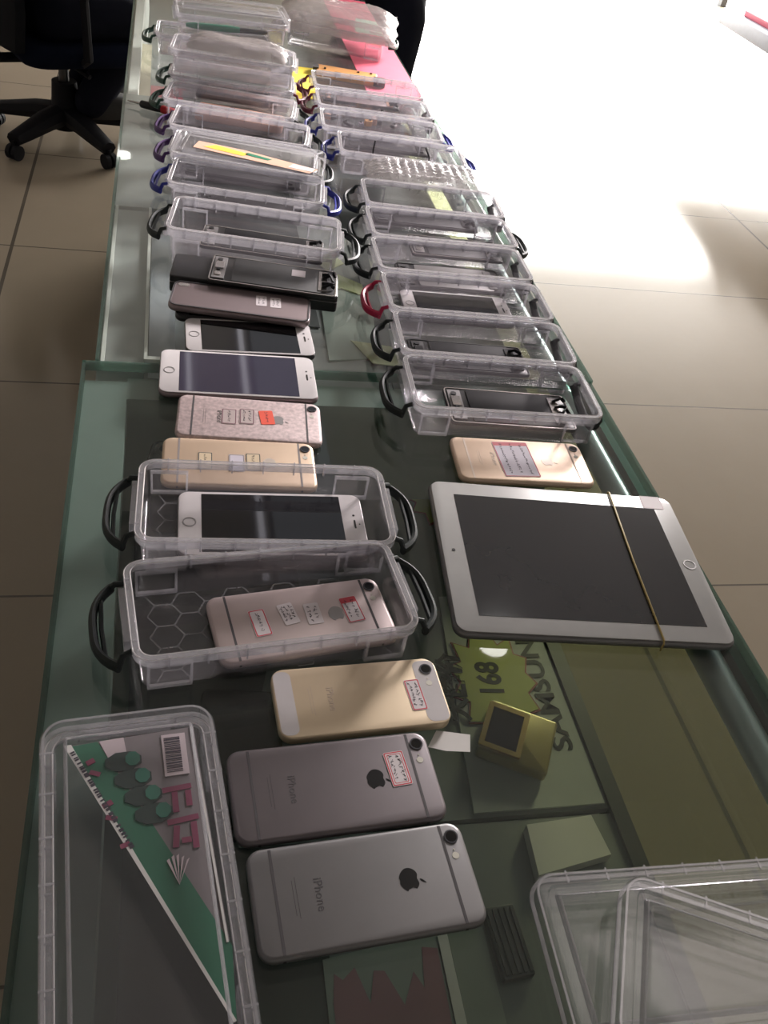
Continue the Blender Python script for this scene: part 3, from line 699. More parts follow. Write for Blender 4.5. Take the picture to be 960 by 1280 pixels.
p = phone_front('large white phone lying face up inside a clear box', 0.0900, 0.5545, 0.0026, -1.0, P6P)
p = phone_back('gold phone with three faint stickers, behind the white phone\'s box', 0.0670, 0.6388, 0, -2.2, P6, 'alu_gold', band='band_mid', logo='mark_light', word=False)
sticker(p, -0.0310, 0.0000, 0.0072, 0.0130, 0.0240, R(0), mat='alu_gold_pale', border='band_dark', seed=8, dense=1)
sticker(p, -0.0030, -0.0015, 0.0072, 0.0140, 0.0240, R(0), mat='sticker_lilac', border='band_mid', seed=9, dense=1, strokes=False)
sticker(p, 0.0120, 0.0010, 0.0072, 0.0135, 0.0240, R(0), mat='alu_gold_pale', border='band_dark', seed=10, dense=1)
p = phone_back('speckled rose phone with one small orange sticker', 0.0804, 0.7055, 0, -4.2, P6, 'alu_speckled', logo='mark_grey', word=True)
sticker(p, -0.0200, 0.0010, 0.0072, 0.0140, 0.0240, R(0), mat='alu_rose', border='poster_deep', seed=11, dense=1)
sticker(p, -0.0030, 0.0030, 0.0072, 0.0140, 0.0240, R(0), mat='alu_rose', border='poster_deep', seed=12, dense=2)
sticker(p, 0.0160, 0.0035, 0.0072, 0.0135, 0.0220, R(8), mat='sticker_orange', border=None, seed=13, dense=1)
p = phone_front('large white phone face up on the glass, violet screen', 0.0741, 0.7811, 0, -1.5, P6P, body='housing_mauve', screen='screen_violet')
p = phone_front('white phone with dark edges face up behind the violet screened one', 0.0900, 0.8545, 0, 0.5, P6, body='case_dark')
p = phone_back('gold phone with a wide red edged label beside the white tablet', 0.3435, 0.6502, 0, -3.0, P6, 'alu_gold', band='band_gold', logo='mark_light', print_mat='band_gold')
sticker(p, -0.0060, 0.0010, 0.0072, 0.0370, 0.0540, R(3), mat='sticker_lilac', seed=14, dense=3, head=True)
p = phone_front('white phone lying in the red handled box', 0.3470, 0.9440, 0.0026, -2.0, P6)
# phone parts
sp = phone_front('black phone lying under the mauve metal housing', 0.0740, 0.9150, 0, -3.0, P5, body='case_dark', bezel='case_dark', group=None)
hs = empty('phone_housing', 'mauve metal phone housing with two white tags, on a black phone', 'phone part', (0.0835, 0.9130, T+0.0090), R(-8.5))
slab(0.1560, 0.0570, 0.010, 0, 0.0085, 0.003, 7).build('shell', 'housing_mauve', hs)
MB().loops(prof(0.1545, 0.0555, 0.0095, [(0.0004, 0.0084), (0.0004, 0.0091), (0.0022, 0.0091), (0.0022, 0.0084)], 6), closed=True).build('edge_rim', 'band_dark', hs)
for xx in (0.022, 0.038): sticker(hs, xx, 0.006, 0.0086, 0.0120, 0.0220, R(4), border=None, seed=20+int(xx*1000), dense=2)
MB().poly(ccw(rrect(0.013, 0.007, 0.003, 3)), 0.0085, 0.0087).build('camera_hole', 'metal_bright', hs, smooth=False, loc=(-0.066, 0.020, 0))
pt = empty('black_phone_box', 'flat black box under the bare screen assembly', 'box', (0.1040, 0.9705, T+0.0003), R(-8.0))
slab(0.1930, 0.0560, 0.004, 0, 0.0205, 0.0015, 4).build('box_body', 'case_dark', pt)
MB().box(-0.096, 0.096, -0.0284, 0.0284, 0.0125, 0.0131).build('seam', 'band_mid', pt, smooth=False)
def screen_asm(label, x, y, z, ang, L=0.148, W=0.064, plate='shield_grey', group=None, conn='metal_bright', tagx=None, cables=True, rx=0):
    t = empty('screen_assembly', label, 'phone part', (x, y, T+z+0.0003), R(ang), group, R(rx))
    slab(L, W, 0.006, 0, 0.0036, 0.001, 4).build('frame', 'case_dark', t)
    MB().loops(prof(L-0.002, W-0.002, 0.005, [(0, 0.0036), (0, 0.0043), (0.0012, 0.0043), (0.0012, 0.0036)], 4), closed=True).build('edge_rim', 'metal_bright' if conn == 'metal_bright' else 'metal_dark', t, smooth=False)
    slab(L*0.70, W*0.88, 0.002, 0.0036, 0.0046, 0.0003, 3, cx=0.004).build('shield_plate', plate, t)
    c = MB().box(-L/2+0.004, -L/2+0.018, -W*0.40, W*0.40, 0.0036, 0.0050)
    c.build('button_bracket', 'shield_grey' if conn != 'metal_bright' else 'mark_grey', t, smooth=False)
    MB().box(-L/2+0.006, -L/2+0.0155, -0.004, 0.012, 0.0050, 0.0066).box(-L/2+0.007, -L/2+0.0135, -0.020, -0.012, 0.0050, 0.0060).build('connector', conn, t, smooth=False)
    MB().cyl(-L/2+0.010, 0.018, 0.0050, 0.0062, 0.0032, 12).box(-L/2+0.008, -L/2+0.012, -0.009, -0.005, 0.0050, 0.0070).build('chip', 'case_dark', t, smooth=False)
    e = MB().box(L/2-0.022, L/2-0.012, -W*0.36, W*0.36, 0.0036, 0.0054)
    e.build('end_bracket', conn, t, smooth=False)
    if cables:
        rnd = random.Random(int(x*1e4+y*1e3))
        for k in range(4):
            y0 = -0.018+0.011*k
            pts = [(L/2-0.018, y0, 0.006), (L/2-0.012+rnd.uniform(0, .004), y0+rnd.uniform(-.006, .006), 0.009), (L/2-0.006, y0+rnd.uniform(-.008, .008), 0.0075), (L/2-0.003, y0+rnd.uniform(-.006, .006), 0.0055)]
            MB().tube(pts, 0.0010, 5, 2.0).build('flex_cable', 'flex_black', t)
    if tagx is not None: MB().box(tagx, tagx+0.016, 0.004, 0.020, 0.0046, 0.0048).build('tag', 'sticker_white', t, smooth=False)
    return t
screen_asm('bare phone screen assembly with a white tag, on the flat black box', 0.1240, 0.9640, 0.0208, -9.0, tagx=0.020)
screen_asm('dark screen assembly with a pale chip inside the deep box', 0.1170, 1.0470, 0.0200, -9.0, 0.150, 0.060, plate='flex_black')
screen_asm('dark screen assembly with a bright end in the nearest right box', 0.3560, 0.7380, 0.0030, -3.5, 0.138, 0.064, plate='flex_black')
screen_asm('dark panel with black cable end in the second right box', 0.3350, 0.8360, 0.0030, -3.0, 0.136, 0.060, plate='flex_black', conn='flex_black')
screen_asm('grey panel in the box beyond the red handled one', 0.3580, 1.0240, 0.0030, -1.5, 0.140, 0.064, plate='mark_grey', conn='mark_grey', cables=False)
screen_asm('screen assembly with a bright left end, fifth right box', 0.3850, 1.1130, 0.0030, -2.0, 0.128, 0.060, tagx=0.012)
screen_asm('dark screen assembly in the box before the bubble wrap', 0.3620, 1.2060, 0.0030, -3.0, 0.150, 0.064, plate='flex_black', conn='metal_dark')
wa = screen_asm('grey assembly with upright wire ends in the blue handled box', 0.3720, 1.3830, 0.0030, -6.0, 0.120, 0.060, plate='mark_grey', conn='metal_dark')
MB().tube([(-0.055, 0.01, 0.004), (-0.057, 0.012, 0.02), (-0.056, 0.012, 0.036)], 0.0012, 6).tube([(0.035, 0.012, 0.004), (0.033, 0.014, 0.022), (0.025, 0.016, 0.034)], 0.0012, 6).build('wire', 'flex_black', wa)
screen_asm('dark panel in the blue handled box of the left row', 0.1150, 1.2050, 0.0030, -7.5, 0.140, 0.064, plate='shield_grey', conn='metal_dark', cables=False)
screen_asm('thin dark frame in the farthest open right box', 0.3450, 1.6950, 0.0030, -4.0, 0.140, 0.055, plate='housing_mauve', conn='pcb_peach')
phone_front('dark phone inside the lower box of the stacked pair', 0.1200, 1.6420, 0.0026, -6.0, P6, body='case_dark', bezel='case_dark', group=None)
screen_asm('pale blue grey panel filling the second blue handled right box', 0.3450, 1.4860, 0.0030, -4.0, 0.165, 0.066, plate='screen_tablet', conn='shield_grey', cables=False)
screen_asm('dark panel in the box just beyond the loose lid', 0.1150, 1.4130, 0.0030, -9.0, 0.150, 0.066, plate='shield_grey', conn='shield_grey', cables=False)
screen_asm('dark panel in the box covered by the loose lid', 0.1120, 1.3110, 0.0030, -8.5, 0.165, 0.068, plate='shield_grey', conn='shield_grey', cables=False)
pp = empty('peach_part', 'long peach coloured phone part inside a left row box', 'phone part', (0.1180, 1.5250, T+0.0030), R(-11))
slab(0.140, 0.055, 0.006, 0, 0.012, 0.002, 4).build('plate', 'pcb_peach', pp)
MB().box(0.030, 0.036, -0.01, 0.006, 0.012, 0.014).box(-0.02, -0.012, 0.01, 0.02, 0.012, 0.0135).build('chip', 'poster_deep', pp, smooth=False)
ob = empty('orange_board', 'orange phone mid frame lying behind the farthest open box', 'phone part', (0.3400, 1.8350, T+0.0004), R(-9))
slab(0.118, 0.055, 0.005, 0, 0.010, 0.002, 4).build('plate', 'pcb_orange', ob)
MB().box(-0.024, -0.012, -0.0278, -0.015, 0.006, 0.0125).box(-0.045, -0.041, 0.0, 0.004, 0.01, 0.0125).box(0.02, 0.024, 0.012, 0.016, 0.01, 0.012).box(0.045, 0.049, 0.016, 0.020, 0.01, 0.012).build('chip', 'mark_black', ob, smooth=False)
MB().box(0.052, 0.074, -0.030, 0.0, 0.002, 0.012).box(-0.066, -0.055, -0.005, 0.015, 0.002, 0.012).build('connector', 'shield_grey', ob, smooth=False)
# loose parts in the ninth right box
rnd = random.Random(11)
mats = ['pcb_peach', 'flex_black', 'metal_bright', 'shield_grey', 'paper_pinkish', 'sticker_lilac', 'pcb_orange']
words = {'pcb_peach': 'peach', 'flex_black': 'black', 'metal_bright': 'bright metal', 'shield_grey': 'grey', 'paper_pinkish': 'pinkish', 'sticker_lilac': 'lilac', 'pcb_orange': 'orange'}
for k in range(14):
    fx = 0.268+0.0118*k; fy = 1.588+rnd.uniform(-0.026, 0.026); mt = mats[k % 7]; l = rnd.uniform(0.010, 0.022)
    e = empty('loose_part', '%s scrap among the loose parts in the ninth right box, %s' % (words[mt], 'left half' if k < 7 else 'right half'), 'phone part', (fx, fy, T+0.003), R(rnd.uniform(-80, 80)), 'loose parts in the ninth right box')
    h = rnd.uniform(0.004, 0.016)
    slab(0.0085, l, 0.002, 0, h, 0.0008, 3).build('plate', mt, e)
    MB().cyl(0, l*0.25, h, h+0.002, 0.0022, 10).build('stud', 'metal_dark', e)

# ------------------------------------------------------------------ tablet and small things
tb = empty('tablet', 'white bezelled tablet lying at the counter edge with a rubber band round it', 'tablet', (0.3502, 0.5121, T+0.0003), R(-5.4))
slab(0.2412, 0.1857, 0.011, 0, 0.0085, 0.0035, 7).build('body', 'alu_silver', tb)
slab(0.2380, 0.1825, 0.010, 0.0083, 0.0094, 0.0006, 7).build('bezel', 'tablet_white', tb)
MB().poly(ccw(rrect(0.1975, 0.1480, 0.0003, 2)), 0.0094, 0.0096).build('screen', 'screen_tablet', tb, smooth=False)
MB().ring(0.1092, 0, 0.0094, 0.0098, 0.0048, 0.0060).build('home_button_ring', 'mark_grey', tb)
MB().cyl(-0.1092, 0, 0.0094, 0.0097, 0.0016, 12).build('front_camera', 'mark_black', tb, smooth=False)
sticker(tb, 0.0990, 0.0830, 0.0095, 0.0210, 0.0180, R(0), mat='sticker_white', border='paper_pinkish', seed=30, dense=2, strokes=False)
rbd = empty('rubber_band', 'thin tan rubber band stretched round the white tablet', 'rubber band', (0.3502, 0.5121, T+0.0003), R(-5.4))
bx0, bx1 = 0.058, 0.0530
MB().tube([(bx1, -0.0945, 0.001), (bx1, -0.0945, 0.0090), (bx1+0.0003, -0.092, 0.0107), ((bx0+bx1)/2-0.001, 0, 0.0107), (bx0, 0.092, 0.0107), (bx0, 0.0945, 0.0090), (bx0, 0.0945, 0.001)], 0.0009, 8).build('band', 'rubber_band', rbd)
card('paper_tag', [(0.180, 0.336), (0.189, 0.3490), (0.213, 0.3440), (0.2095, 0.3300), (0.192, 0.332)], T+0.0004, 0.0004, 'paper_white', 'white paper tag on the glass right of the darker grey phone', 'paper')
bp = empty('smartphone', 'glossy black phone under the glass behind the front left box', 'phone', (0.068, 0.472, SZ+0.0036), R(-6), None)
slab(0.075, 0.135, 0.009, 0, 0.009, 0.002, 5, cy=-0.03).build('body', 'screen_black', bp)
MB().poly([(-0.030, -0.085), (0.030, -0.085), (0.030, 0.022), (-0.030, 0.022)], 0.009, 0.0093).build('screen', 'lens_black', bp, smooth=False)
bo = empty('dark_gadget', 'small dark shiny gadget under the glass left of the speckled phone', 'gadget', (0.0, 0.915, SZ+0.0040), R(-10))
bo.location = (0.002, 0.742, SZ+0.004)
slab(0.034, 0.036, 0.010, 0, 0.105, 0.008, 6).build('body', 'blue_shine', bo)
MB().ring(0, 0, 0.1048, 0.1062, 0.007, 0.011).build('dial', 'mark_grey', bo)
# screwdriver beside the left row
sd = empty('screwdriver', 'red and black precision screwdriver lying left of the box row', 'tool', (-0.012, 1.535, T+0.0068), R(-24))
MB().loops([[(x, r*math.cos(a), r*math.sin(a)) for a in [2*math.pi*k/12 for k in range(12)]] for x, r in ((-0.030, 0.0045), (-0.028, 0.0058), (-0.004, 0.0062), (0.006, 0.0055))]).build('black_grip', 'tool_black', sd)
MB().loops([[(x, r*math.cos(a), r*math.sin(a)) for a in [2*math.pi*k/12 for k in range(12)]] for x, r in ((0.006, 0.0055), (0.008, 0.0064), (0.026, 0.0060), (0.029, 0.0040))]).build('red_grip', 'tool_red', sd)
MB().loops([[(x, r*math.cos(a), r*math.sin(a)) for a in [2*math.pi*k/8 for k in range(8)]] for x, r in ((-0.052, 0.0009), (-0.044, 0.0015), (-0.030, 0.0018))]).build('blade', 'metal_bright', sd)
gt = empty('green_tool', 'green handled tool with a black head inside the far lidded box', 'tool', (0.110, 1.885, T+0.0385+0.0085), R(6))
MB().loops([[(x, r*math.cos(a), r*math.sin(a)) for a in [2*math.pi*k/10 for k in range(10)]] for x, r in ((-0.075, 0.003), (-0.06, 0.0055), (0.0, 0.0062), (0.025, 0.005))]).build('handle_grip', 'tool_green', gt)
MB().loops([[(x, r*math.cos(a), r*0.8*math.sin(a)) for a in [2*math.pi*k/10 for k in range(10)]] for x, r in ((0.025, 0.005), (0.03, 0.0058), (0.072, 0.0052), (0.08, 0.002))]).build('tool_head', 'tool_black', gt)
# bags: puffed, crinkled films
def film(name, label, cat, x, y, z, ang, L, W, H, mat, seed, bumpy=0.0, nx=44, ny=26):
    rnd = random.Random(seed); ph = [rnd.uniform(0, 6.28) for _ in range(12)]
    m = MB(); top = []; bot = []
    for j in range(ny+1):
        for i in range(nx+1):
            u, v = -1+2*i/nx, -1+2*j/ny
            k = max(0.0, (1-u**6))*max(0.0, (1-v**4))
            h = H*k*(0.80+0.08*math.sin(5*u+3*v+ph[0])+0.05*abs(math.sin(9*v-6*u+ph[1]))+0.06*abs(math.sin(17*u+9*v+ph[2]))+0.04*abs(math.sin(23*u-15*v+ph[7])))
            if bumpy: h += bumpy*k*abs(math.sin(22*u+ph[3])*math.sin(13*v+ph[4]))
            ex = 1+0.02*math.sin(9*v+ph[5]); ey = 1+0.04*math.sin(8*u+ph[6])
            px, py = u*L/2*ex, v*W/2*ey
            top.append((px, py, h+0.0006)); bot.append((px, py, 0.0))
    n = len(top); vs = top+bot; fs = []
    for j in range(ny):
        for i in range(nx):
            a = j*(nx+1)+i; q = (a, a+1, a+nx+2, a+nx+1); fs.append(q); fs.append(tuple(n+k for k in q[::-1]))
    m.add(vs, fs)
    o = m.build(name, mat, None, True, (x, y, T+z)); o.rotation_euler = (0, 0, R(ang))
    tag(o, label, cat); return o
film('bubble_bag', 'flat bubble wrap bag wedged between right row boxes', 'bag', 0.380, 1.297, 0.030, -3, 0.185, 0.086, 0.012, 'bubble_film', 3, 0.005)
film('plastic_bag', 'crinkled grey plastic bag lying on the stacked pair of boxes', 'bag', 0.118, 1.655, 0.0765, -8, 0.165, 0.085, 0.016, 'bag_film', 5)
film('plastic_bag', 'big loose clear plastic bag over the far right box', 'bag', 0.345, 2.035, 0.051, -12, 0.245, 0.25, 0.030, 'bag_film', 9)

# ------------------------------------------------------------------ people and chair
def ball(m, c, r, n=14, k=18):
    cx, cy, cz = c; rx, ry, rz = r; L = []
    for j in range(1, n):
        t = math.pi*j/n
        L.append([(cx+rx*math.sin(t)*math.cos(2*math.pi*i/k), cy+ry*math.sin(t)*math.sin(2*math.pi*i/k), cz-rz*math.cos(t)) for i in range(k)])
    return m.loops(L)
def stack(m, secs, n=22):
    """elliptic sections (x, y, z, rx, ry) stacked upward"""
    return m.loops([[(x+rx*math.cos(2*math.pi*i/n), y+ry*math.sin(2*math.pi*i/n), z) for i in range(n)] for x, y, z, rx, ry in secs])
def limb(m, pts, rad, n=12, sub=5):
    """tapered limb through joints, rounded at every joint"""
    P = []; Q = []
    for a in range(len(pts)-1):
        for k in range(sub):
            t = k/sub; P.append(Vector(pts[a]).lerp(Vector(pts[a+1]), t)); Q.append(rad[a]+(rad[a+1]-rad[a])*t)
    P.append(Vector(pts[-1])); Q.append(rad[-1])
    m.tube(P, Q, n)
    for p, r_ in zip(pts, rad): ball(m, p, (r_, r_, r_), 8, 12)
def fuse(m, name, mat, parent, vox, smooth=4):
    """grow overlapping volumes into one continuous surface"""
    me = m.mesh(name); o = bpy.data.objects.new(name, me); COL.objects.link(o)
    rm_ = o.modifiers.new('fuse', 'REMESH'); rm_.mode = 'VOXEL'; rm_.voxel_size = vox
    sm = o.modifiers.new('soften', 'SMOOTH'); sm.factor = 0.5; sm.iterations = smooth
    dg = bpy.context.evaluated_depsgraph_get(); nm = bpy.data.meshes.new_from_object(o.evaluated_get(dg))
    bpy.data.objects.remove(o); nm.materials.clear(); nm.name = name
    return link(name, nm, mat, parent)
def person(label, loc, rz, hip_z, knees, ankles, toes, lean=0.0, hands=((0.16, 0.10), (0.16, -0.10)), hand_dz=0.36):
    """local frame: faces +x, left is +y; leg joints given as (x, y, z), left side first"""
    t = empty('person', label, 'person', loc, rz)
    L = lambda v: lean*v/0.53
    body, shirt, pants = MB(), MB(), MB()
    tor = [(-0.06, 0.095, 0.150), (0.02, 0.100, 0.158), (0.10, 0.092, 0.145), (0.20, 0.090, 0.140), (0.32, 0.102, 0.162), (0.42, 0.098, 0.175), (0.49, 0.070, 0.140), (0.53, 0.050, 0.070)]
    stack(body, [(L(v), 0, hip_z+v, rx-0.012, ry-0.014) for v, rx, ry in tor])
    stack(shirt, [(L(v), 0, hip_z+v, rx+0.008, ry+0.006) for v, rx, ry in tor])
    stack(pants, [(0, 0, hip_z-0.12, 0.100, 0.150), (0, 0, hip_z-0.04, 0.112, 0.166), (0, 0, hip_z+0.03, 0.110, 0.164), (L(0.10), 0, hip_z+0.09, 0.100, 0.152)])
    nx = lean
    limb(body, [(nx-0.01, 0, hip_z+0.48), (nx+0.015, 0, hip_z+0.62)], [0.058, 0.052])
    hx, hz = nx+0.03, hip_z+0.71
    ball(body, (hx, 0, hz+0.02), (0.096, 0.076, 0.110)); ball(body, (hx+0.028, 0, hz-0.055), (0.062, 0.056, 0.060))
    limb(body, [(hx+0.086, 0, hz+0.030), (hx+0.108, 0, hz-0.012)], [0.009, 0.014]); ball(body, (hx+0.080, 0, hz-0.052), (0.014, 0.026, 0.012))
    for s in (-1, 1): ball(body, (hx-0.005, s*0.079, hz+0.005), (0.020, 0.011, 0.033), 8)
    for i, s in enumerate((1, -1)):
        k, a, to = knees[i], ankles[i], toes[i]; hp = (0.0, s*0.085, hip_z-0.05)
        limb(body, [hp, k, a], [0.080, 0.054, 0.036]); limb(body, [a, to], [0.036, 0.028])
        cuff = tuple(a[q]+(a[q]-k[q])*0.06 for q in range(3))
        limb(pants, [hp, k, cuff], [0.104, 0.080, 0.068])
        sh = (L(0.46), s*0.178, hip_z+0.455); el = (nx+0.0, s*0.235, hip_z+0.19); wr = (nx+hands[i][0]-0.04, hands[i][1]+s*0.03, hip_z+hand_dz)
        limb(body, [sh, el, wr], [0.050, 0.042, 0.026])
        limb(shirt, [sh, el, tuple(el[q]*0.15+wr[q]*0.85 for q in range(3))], [0.068, 0.056, 0.042])
        d = (Vector(wr)-Vector(el)).normalized(); side = Vector((0, -s, 0)); side = (side-d*side.dot(d)).normalized(); nrm = d.cross(side)
        pm = Vector(wr)+d*0.050
        for q in range(4): limb(body, [Vector(wr)+d*0.01+side*(-0.012+0.008*q), pm+side*(-0.027+0.018*q)+d*0.03], [0.015, 0.0125], 8, 3)
        for q in range(4):
            b0 = pm+side*(-0.027+0.018*q)+d*0.03; l = (0.052, 0.070, 0.076, 0.066)[q]
            limb(body, [b0, b0+d*(l*0.5)+nrm*0.010, b0+d*(l*0.80)+nrm*0.028, b0+d*(l*0.86)+nrm*0.046], [0.0105, 0.010, 0.009, 0.008], 8, 3)
        th = Vector(wr)+d*0.020+side*0.024
        limb(body, [th, th+d*0.026+side*0.026, th+d*0.058+side*0.030+nrm*0.012], [0.014, 0.012, 0.0095], 8, 3)
    b = fuse(body, 'body', 'skin', t, 0.0055, 3)
    ey = MB()
    for s in (-1, 1): ball(ey, (hx+0.088, s*0.032, hz+0.026), (0.008, 0.013, 0.007), 8)
    ball(ey, (hx+0.091, 0, hz-0.053), (0.006, 0.021, 0.0035), 8)
    ey.build('eyes_and_mouth', 'poster_deep', b)
    hr = MB(); ball(hr, (hx-0.016, 0, hz+0.048), (0.096, 0.086, 0.092)); ball(hr, (hx-0.045, 0, hz-0.005), (0.062, 0.078, 0.070)); fuse(hr, 'hair', 'hair', t, 0.008, 4)
    fuse(shirt, 'shirt', 'navy_cloth', t, 0.011, 5); fuse(pants, 'trousers', 'trousers_cloth', t, 0.011, 5)
    for i in range(2):
        a, to = ankles[i], toes[i]
        d = Vector((to[0]-a[0], to[1]-a[1], 0)).normalized(); an = math.atan2(d.y, d.x); zb = min(a[2]-0.075, to[2]-0.047)
        m = MB()
        m.loops([[(x+q*0, y, z) for x, y in [(px*lx+ox, py*wy) for px, py in rrect(2, 2, 0.9, 5)] for q in (0,)] for z, lx, ox, wy in ((0, 0.136, 0.004, 0.046), (0.012, 0.142, 0.004, 0.050), (0.052, 0.140, 0.004, 0.050), (0.080, 0.100, -0.032, 0.047), (0.100, 0.055, -0.072, 0.042))])
        s_ = m.build('shoe', 'shoe', t, True, (a[0]+d.x*0.070, a[1]+d.y*0.070, zb)); s_.rotation_euler = (0, 0, an)
    return t
person('person in dark trousers standing beyond the far right counter edge', (0.635, 2.93, 0), R(180), 0.93,
       [(0.015, 0.095, 0.50), (0.015, -0.095, 0.50)], [(-0.015, 0.10, 0.075), (-0.015, -0.10, 0.075)], [(0.13, 0.115, 0.047), (0.13, -0.115, 0.047)])
CH_X, CH_Y, CA = -0.395, 3.96, R(25)
oc_ = empty('office_chair', 'black office chair on castors behind the counter at the left', 'chair', (CH_X, CH_Y, 0), CA)
leg = MB(); L0 = R(-90+36)-CA
for k in range(5):
    a = L0+R(72*k); ca, sa = math.cos(a), math.sin(a)
    lg = MB().tube([(0.02*ca, 0.02*sa, 0.115), (0.12*ca, 0.12*sa, 0.108), (0.235*ca, 0.235*sa, 0.088), (0.30*ca, 0.30*sa, 0.078)], [0.055, 0.048, 0.038, 0.032], 8, 0.8).build('leg', 'chair_plastic', oc_)
    w = MB()
    for s in (-1, 1):
        c = Vector((0.30*ca-sa*0.014*s, 0.30*sa+ca*0.014*s, 0.030))
        w.loops([[(c.x+d*(-sa)+0.029*math.cos(q)*ca, c.y+d*ca+0.029*math.cos(q)*sa, c.z+0.029*math.sin(q)) for q in [2*math.pi*i/16 for i in range(16)]] for d in (-0.009, 0.009)])
    w.tube([(0.30*ca, 0.30*sa, 0.075), (0.30*ca, 0.30*sa, 0.030)], 0.011, 8)
    w.build('castor', 'chair_plastic', lg)
MB().cyl(0, 0, 0.06, 0.24, 0.060, 18, 0.048).build('hub', 'chair_plastic', oc_)
MB().cyl(0, 0, 0.24, 0.33, 0.020, 16).build('gas_column', 'metal_dark', oc_)
MB().box(-0.12, 0.10, -0.075, 0.075, 0.31, 0.35).tube([(0.0, -0.07, 0.325), (0.02, -0.17, 0.32), (0.03, -0.20, 0.315)], 0.009, 8).build('mechanism', 'chair_plastic', oc_)
slab(0.47, 0.48, 0.10, 0.35, 0.425, 0.03, 6, cx=0.02).build('seat', 'navy_cloth', oc_)
bk_ = MB()
def backpt(u, v, off): return (-0.235-0.06*v+0.05*(1-u*u)*-1+0.05+off, 0.235*u*(1-0.10*v*v), 0.40+0.62*v)
nu, nv = 14, 14
for side, off in ((0, 0.0), (1, -0.035)):
    pass
g = []
for off in (0.0, -0.035):
    for j in range(nv+1):
        for i in range(nu+1):
            u = -1+2*i/nu; v = j/nv
            q = min(1.0, 0.80+0.9*min(v, 0.25)/0.25*0.22) if v < 0.25 else 1.0
            g.append(backpt(u*q, v, off))
N = (nu+1)*(nv+1); fs = []
for j in range(nv):
    for i in range(nu):
        a = j*(nu+1)+i; q = (a, a+1, a+nu+2, a+nu+1); fs += [q, tuple(N+x for x in q[::-1])]
for j in range(nv):
    for c in (0, nu):
        a = j*(nu+1)+c; b = a+nu+1; fs.append((a, b, N+b, N+a))
for i in range(nu):
    for r_ in (0, nv):
        a = r_*(nu+1)+i; fs.append((a, a+1, N+a+1, N+a))
bk_.add(g, fs); bk_.build('backrest', 'chair_mesh', oc_)
MB().tube([(-0.10, 0, 0.33), (-0.24, 0, 0.33), (-0.30, 0, 0.42), (-0.32, 0, 0.62)], [0.03, 0.03, 0.026, 0.022], 8, 0.6).build('back_support', 'chair_plastic', oc_)
for s in (-1, 1):
    MB().tube([(0.0, s*0.22, 0.37), (0.0, s*0.275, 0.40), (-0.01, s*0.285, 0.60), (0.0, s*0.28, 0.625)], [0.016, 0.018, 0.016, 0.014], 8).tube([(-0.13, s*0.28, 0.63), (0.13, s*0.28, 0.63)], 0.022, 8, 0.7).build('armrest', 'chair_plastic', oc_)
person('seated person in dark navy clothes on the black office chair', (CH_X-0.045, CH_Y-0.02, 0), CA, 0.545,
       [(0.37, 0.11, 0.50), (0.34, -0.10, 0.49)], [(0.17, 0.09, 0.21), (0.14, -0.08, 0.20)], [(0.30, 0.11, 0.185), (0.27, -0.09, 0.175)], lean=0.05, hands=((0.40, 0.10), (0.40, -0.10)), hand_dz=0.34)

# ------------------------------------------------------------------ display across the aisle
pf = empty('display_platform', 'low pale blue display platform on a white pedestal across the bright aisle', 'platform', (3.65, 4.6, 0))
slab(0.90, 1.8, 0.02, 0.505, 0.585, 0.006, 4).build('top_slab', 'platform_blue', pf)
slab(0.10, 1.0, 0.02, 0.0, 0.5045, 0.004, 4, cx=0.38).build('pedestal', 'white_gloss', pf)
pk = empty('pink_box', 'pink flat box on the platform across the aisle', 'box', (3.66, 4.72, 0.5855), R(3))
slab(0.74, 1.3, 0.02, 0, 0.03, 0.004, 3).build('box_body', 'card_pink', pk)
MB().box(-0.28, 0.28, -0.42, -0.30, 0.0301, 0.0315).build('white_print', 'paper_white', pk, smooth=False)

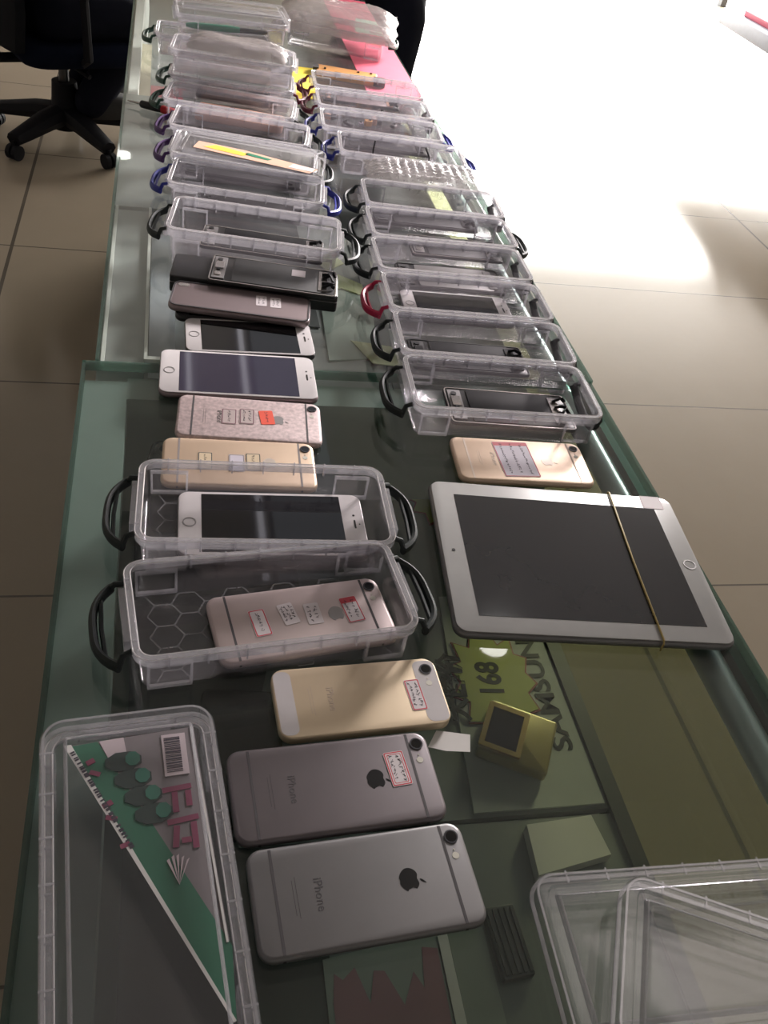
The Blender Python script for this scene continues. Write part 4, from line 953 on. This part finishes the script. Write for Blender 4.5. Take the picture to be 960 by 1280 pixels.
# ------------------------------------------------------------------ light and camera
def area(name, loc, rot, sx, sy, power, col=(1, 1, 1)):
    l = bpy.data.lights.new(name, 'AREA'); l.shape = 'RECTANGLE'; l.size = sx; l.size_y = sy; l.energy = power; l.color = col
    o = bpy.data.objects.new(name, l); COL.objects.link(o); o.location = loc; o.rotation_euler = rot; return o
area('storefront_daylight', ((WX0+WX1)/2, FY1-0.06, WZ1/2), (R(-90), 0, 0), WX1-WX0, WZ1-0.1, 620, (1, 0.975, 0.93))
area('floor_fill', (4.6, 8.2, 1.95), (0, 0, 0), 4.8, 1.4, 260, (1, 0.96, 0.90))  # added light without a fitting, whitens the floor at the far end
area('lid_glare', (1.75, 0.80, CH-0.03), (0, 0, 0), 1.4, 0.52, 3.2, (1, 0.90, 0.86))  # added light that gives the front right lids their pinkish reflection
sl_ = area('counter_fill', (2.0, 2.9, T+1.0), (0, 0, 0), 0.6, 0.6, 22, (1, 0.92, 0.91))  # added light, no real lamp, brightens the far boxes against the near ones
sl_.rotation_euler = (Vector((0.08, 1.42, T))-sl_.location).to_track_quat('-Z', 'Y').to_euler(); sl_.data.spread = R(46)
w = bpy.data.worlds.new('world'); SC.world = w; w.use_nodes = True
w.node_tree.nodes['Background'].inputs[0].default_value = (0.9, 0.93, 1, 1)
w.node_tree.nodes['Background'].inputs[1].default_value = 1.0

f, tilt, roll, h, phi = 1.1234009743596156, 0.7096596012404137, 0.2179758342609744, 0.5254671733533794, -0.31946849648834175
fwv = Vector((0, math.cos(tilt), -math.sin(tilt))); rt = Vector((1, 0, 0)); up = rt.cross(fwv)
c, s = math.cos(roll), math.sin(roll); rt, up = c*rt+s*up, -s*rt+c*up
Z = Matrix.Rotation(phi, 3, 'Z'); rt, up, fwv = Z@rt, Z@up, Z@fwv
cd = bpy.data.cameras.new('camera'); cam = bpy.data.objects.new('camera', cd); COL.objects.link(cam)
cd.sensor_fit = 'AUTO'; cd.sensor_width = 36.0; cd.lens = 36.0*f*1000/1280; cd.clip_start = 0.01
mw = Matrix.Identity(4)
for i in range(3): mw[i][0], mw[i][1], mw[i][2] = rt[i], up[i], -fwv[i]
mw[0][3], mw[1][3], mw[2][3] = 0, 0, T+h
cam.matrix_world = mw
SC.camera = cam
SC.view_settings.view_transform = 'Standard'; SC.view_settings.look = 'None'; SC.view_settings.exposure = 0.0
SC.cycles.transparent_max_bounces = 64; SC.cycles.max_bounces = 10; SC.cycles.use_denoising = True
SC.cycles.sample_clamp_indirect = 6.0; SC.cycles.caustics_reflective = False; SC.cycles.caustics_refractive = False
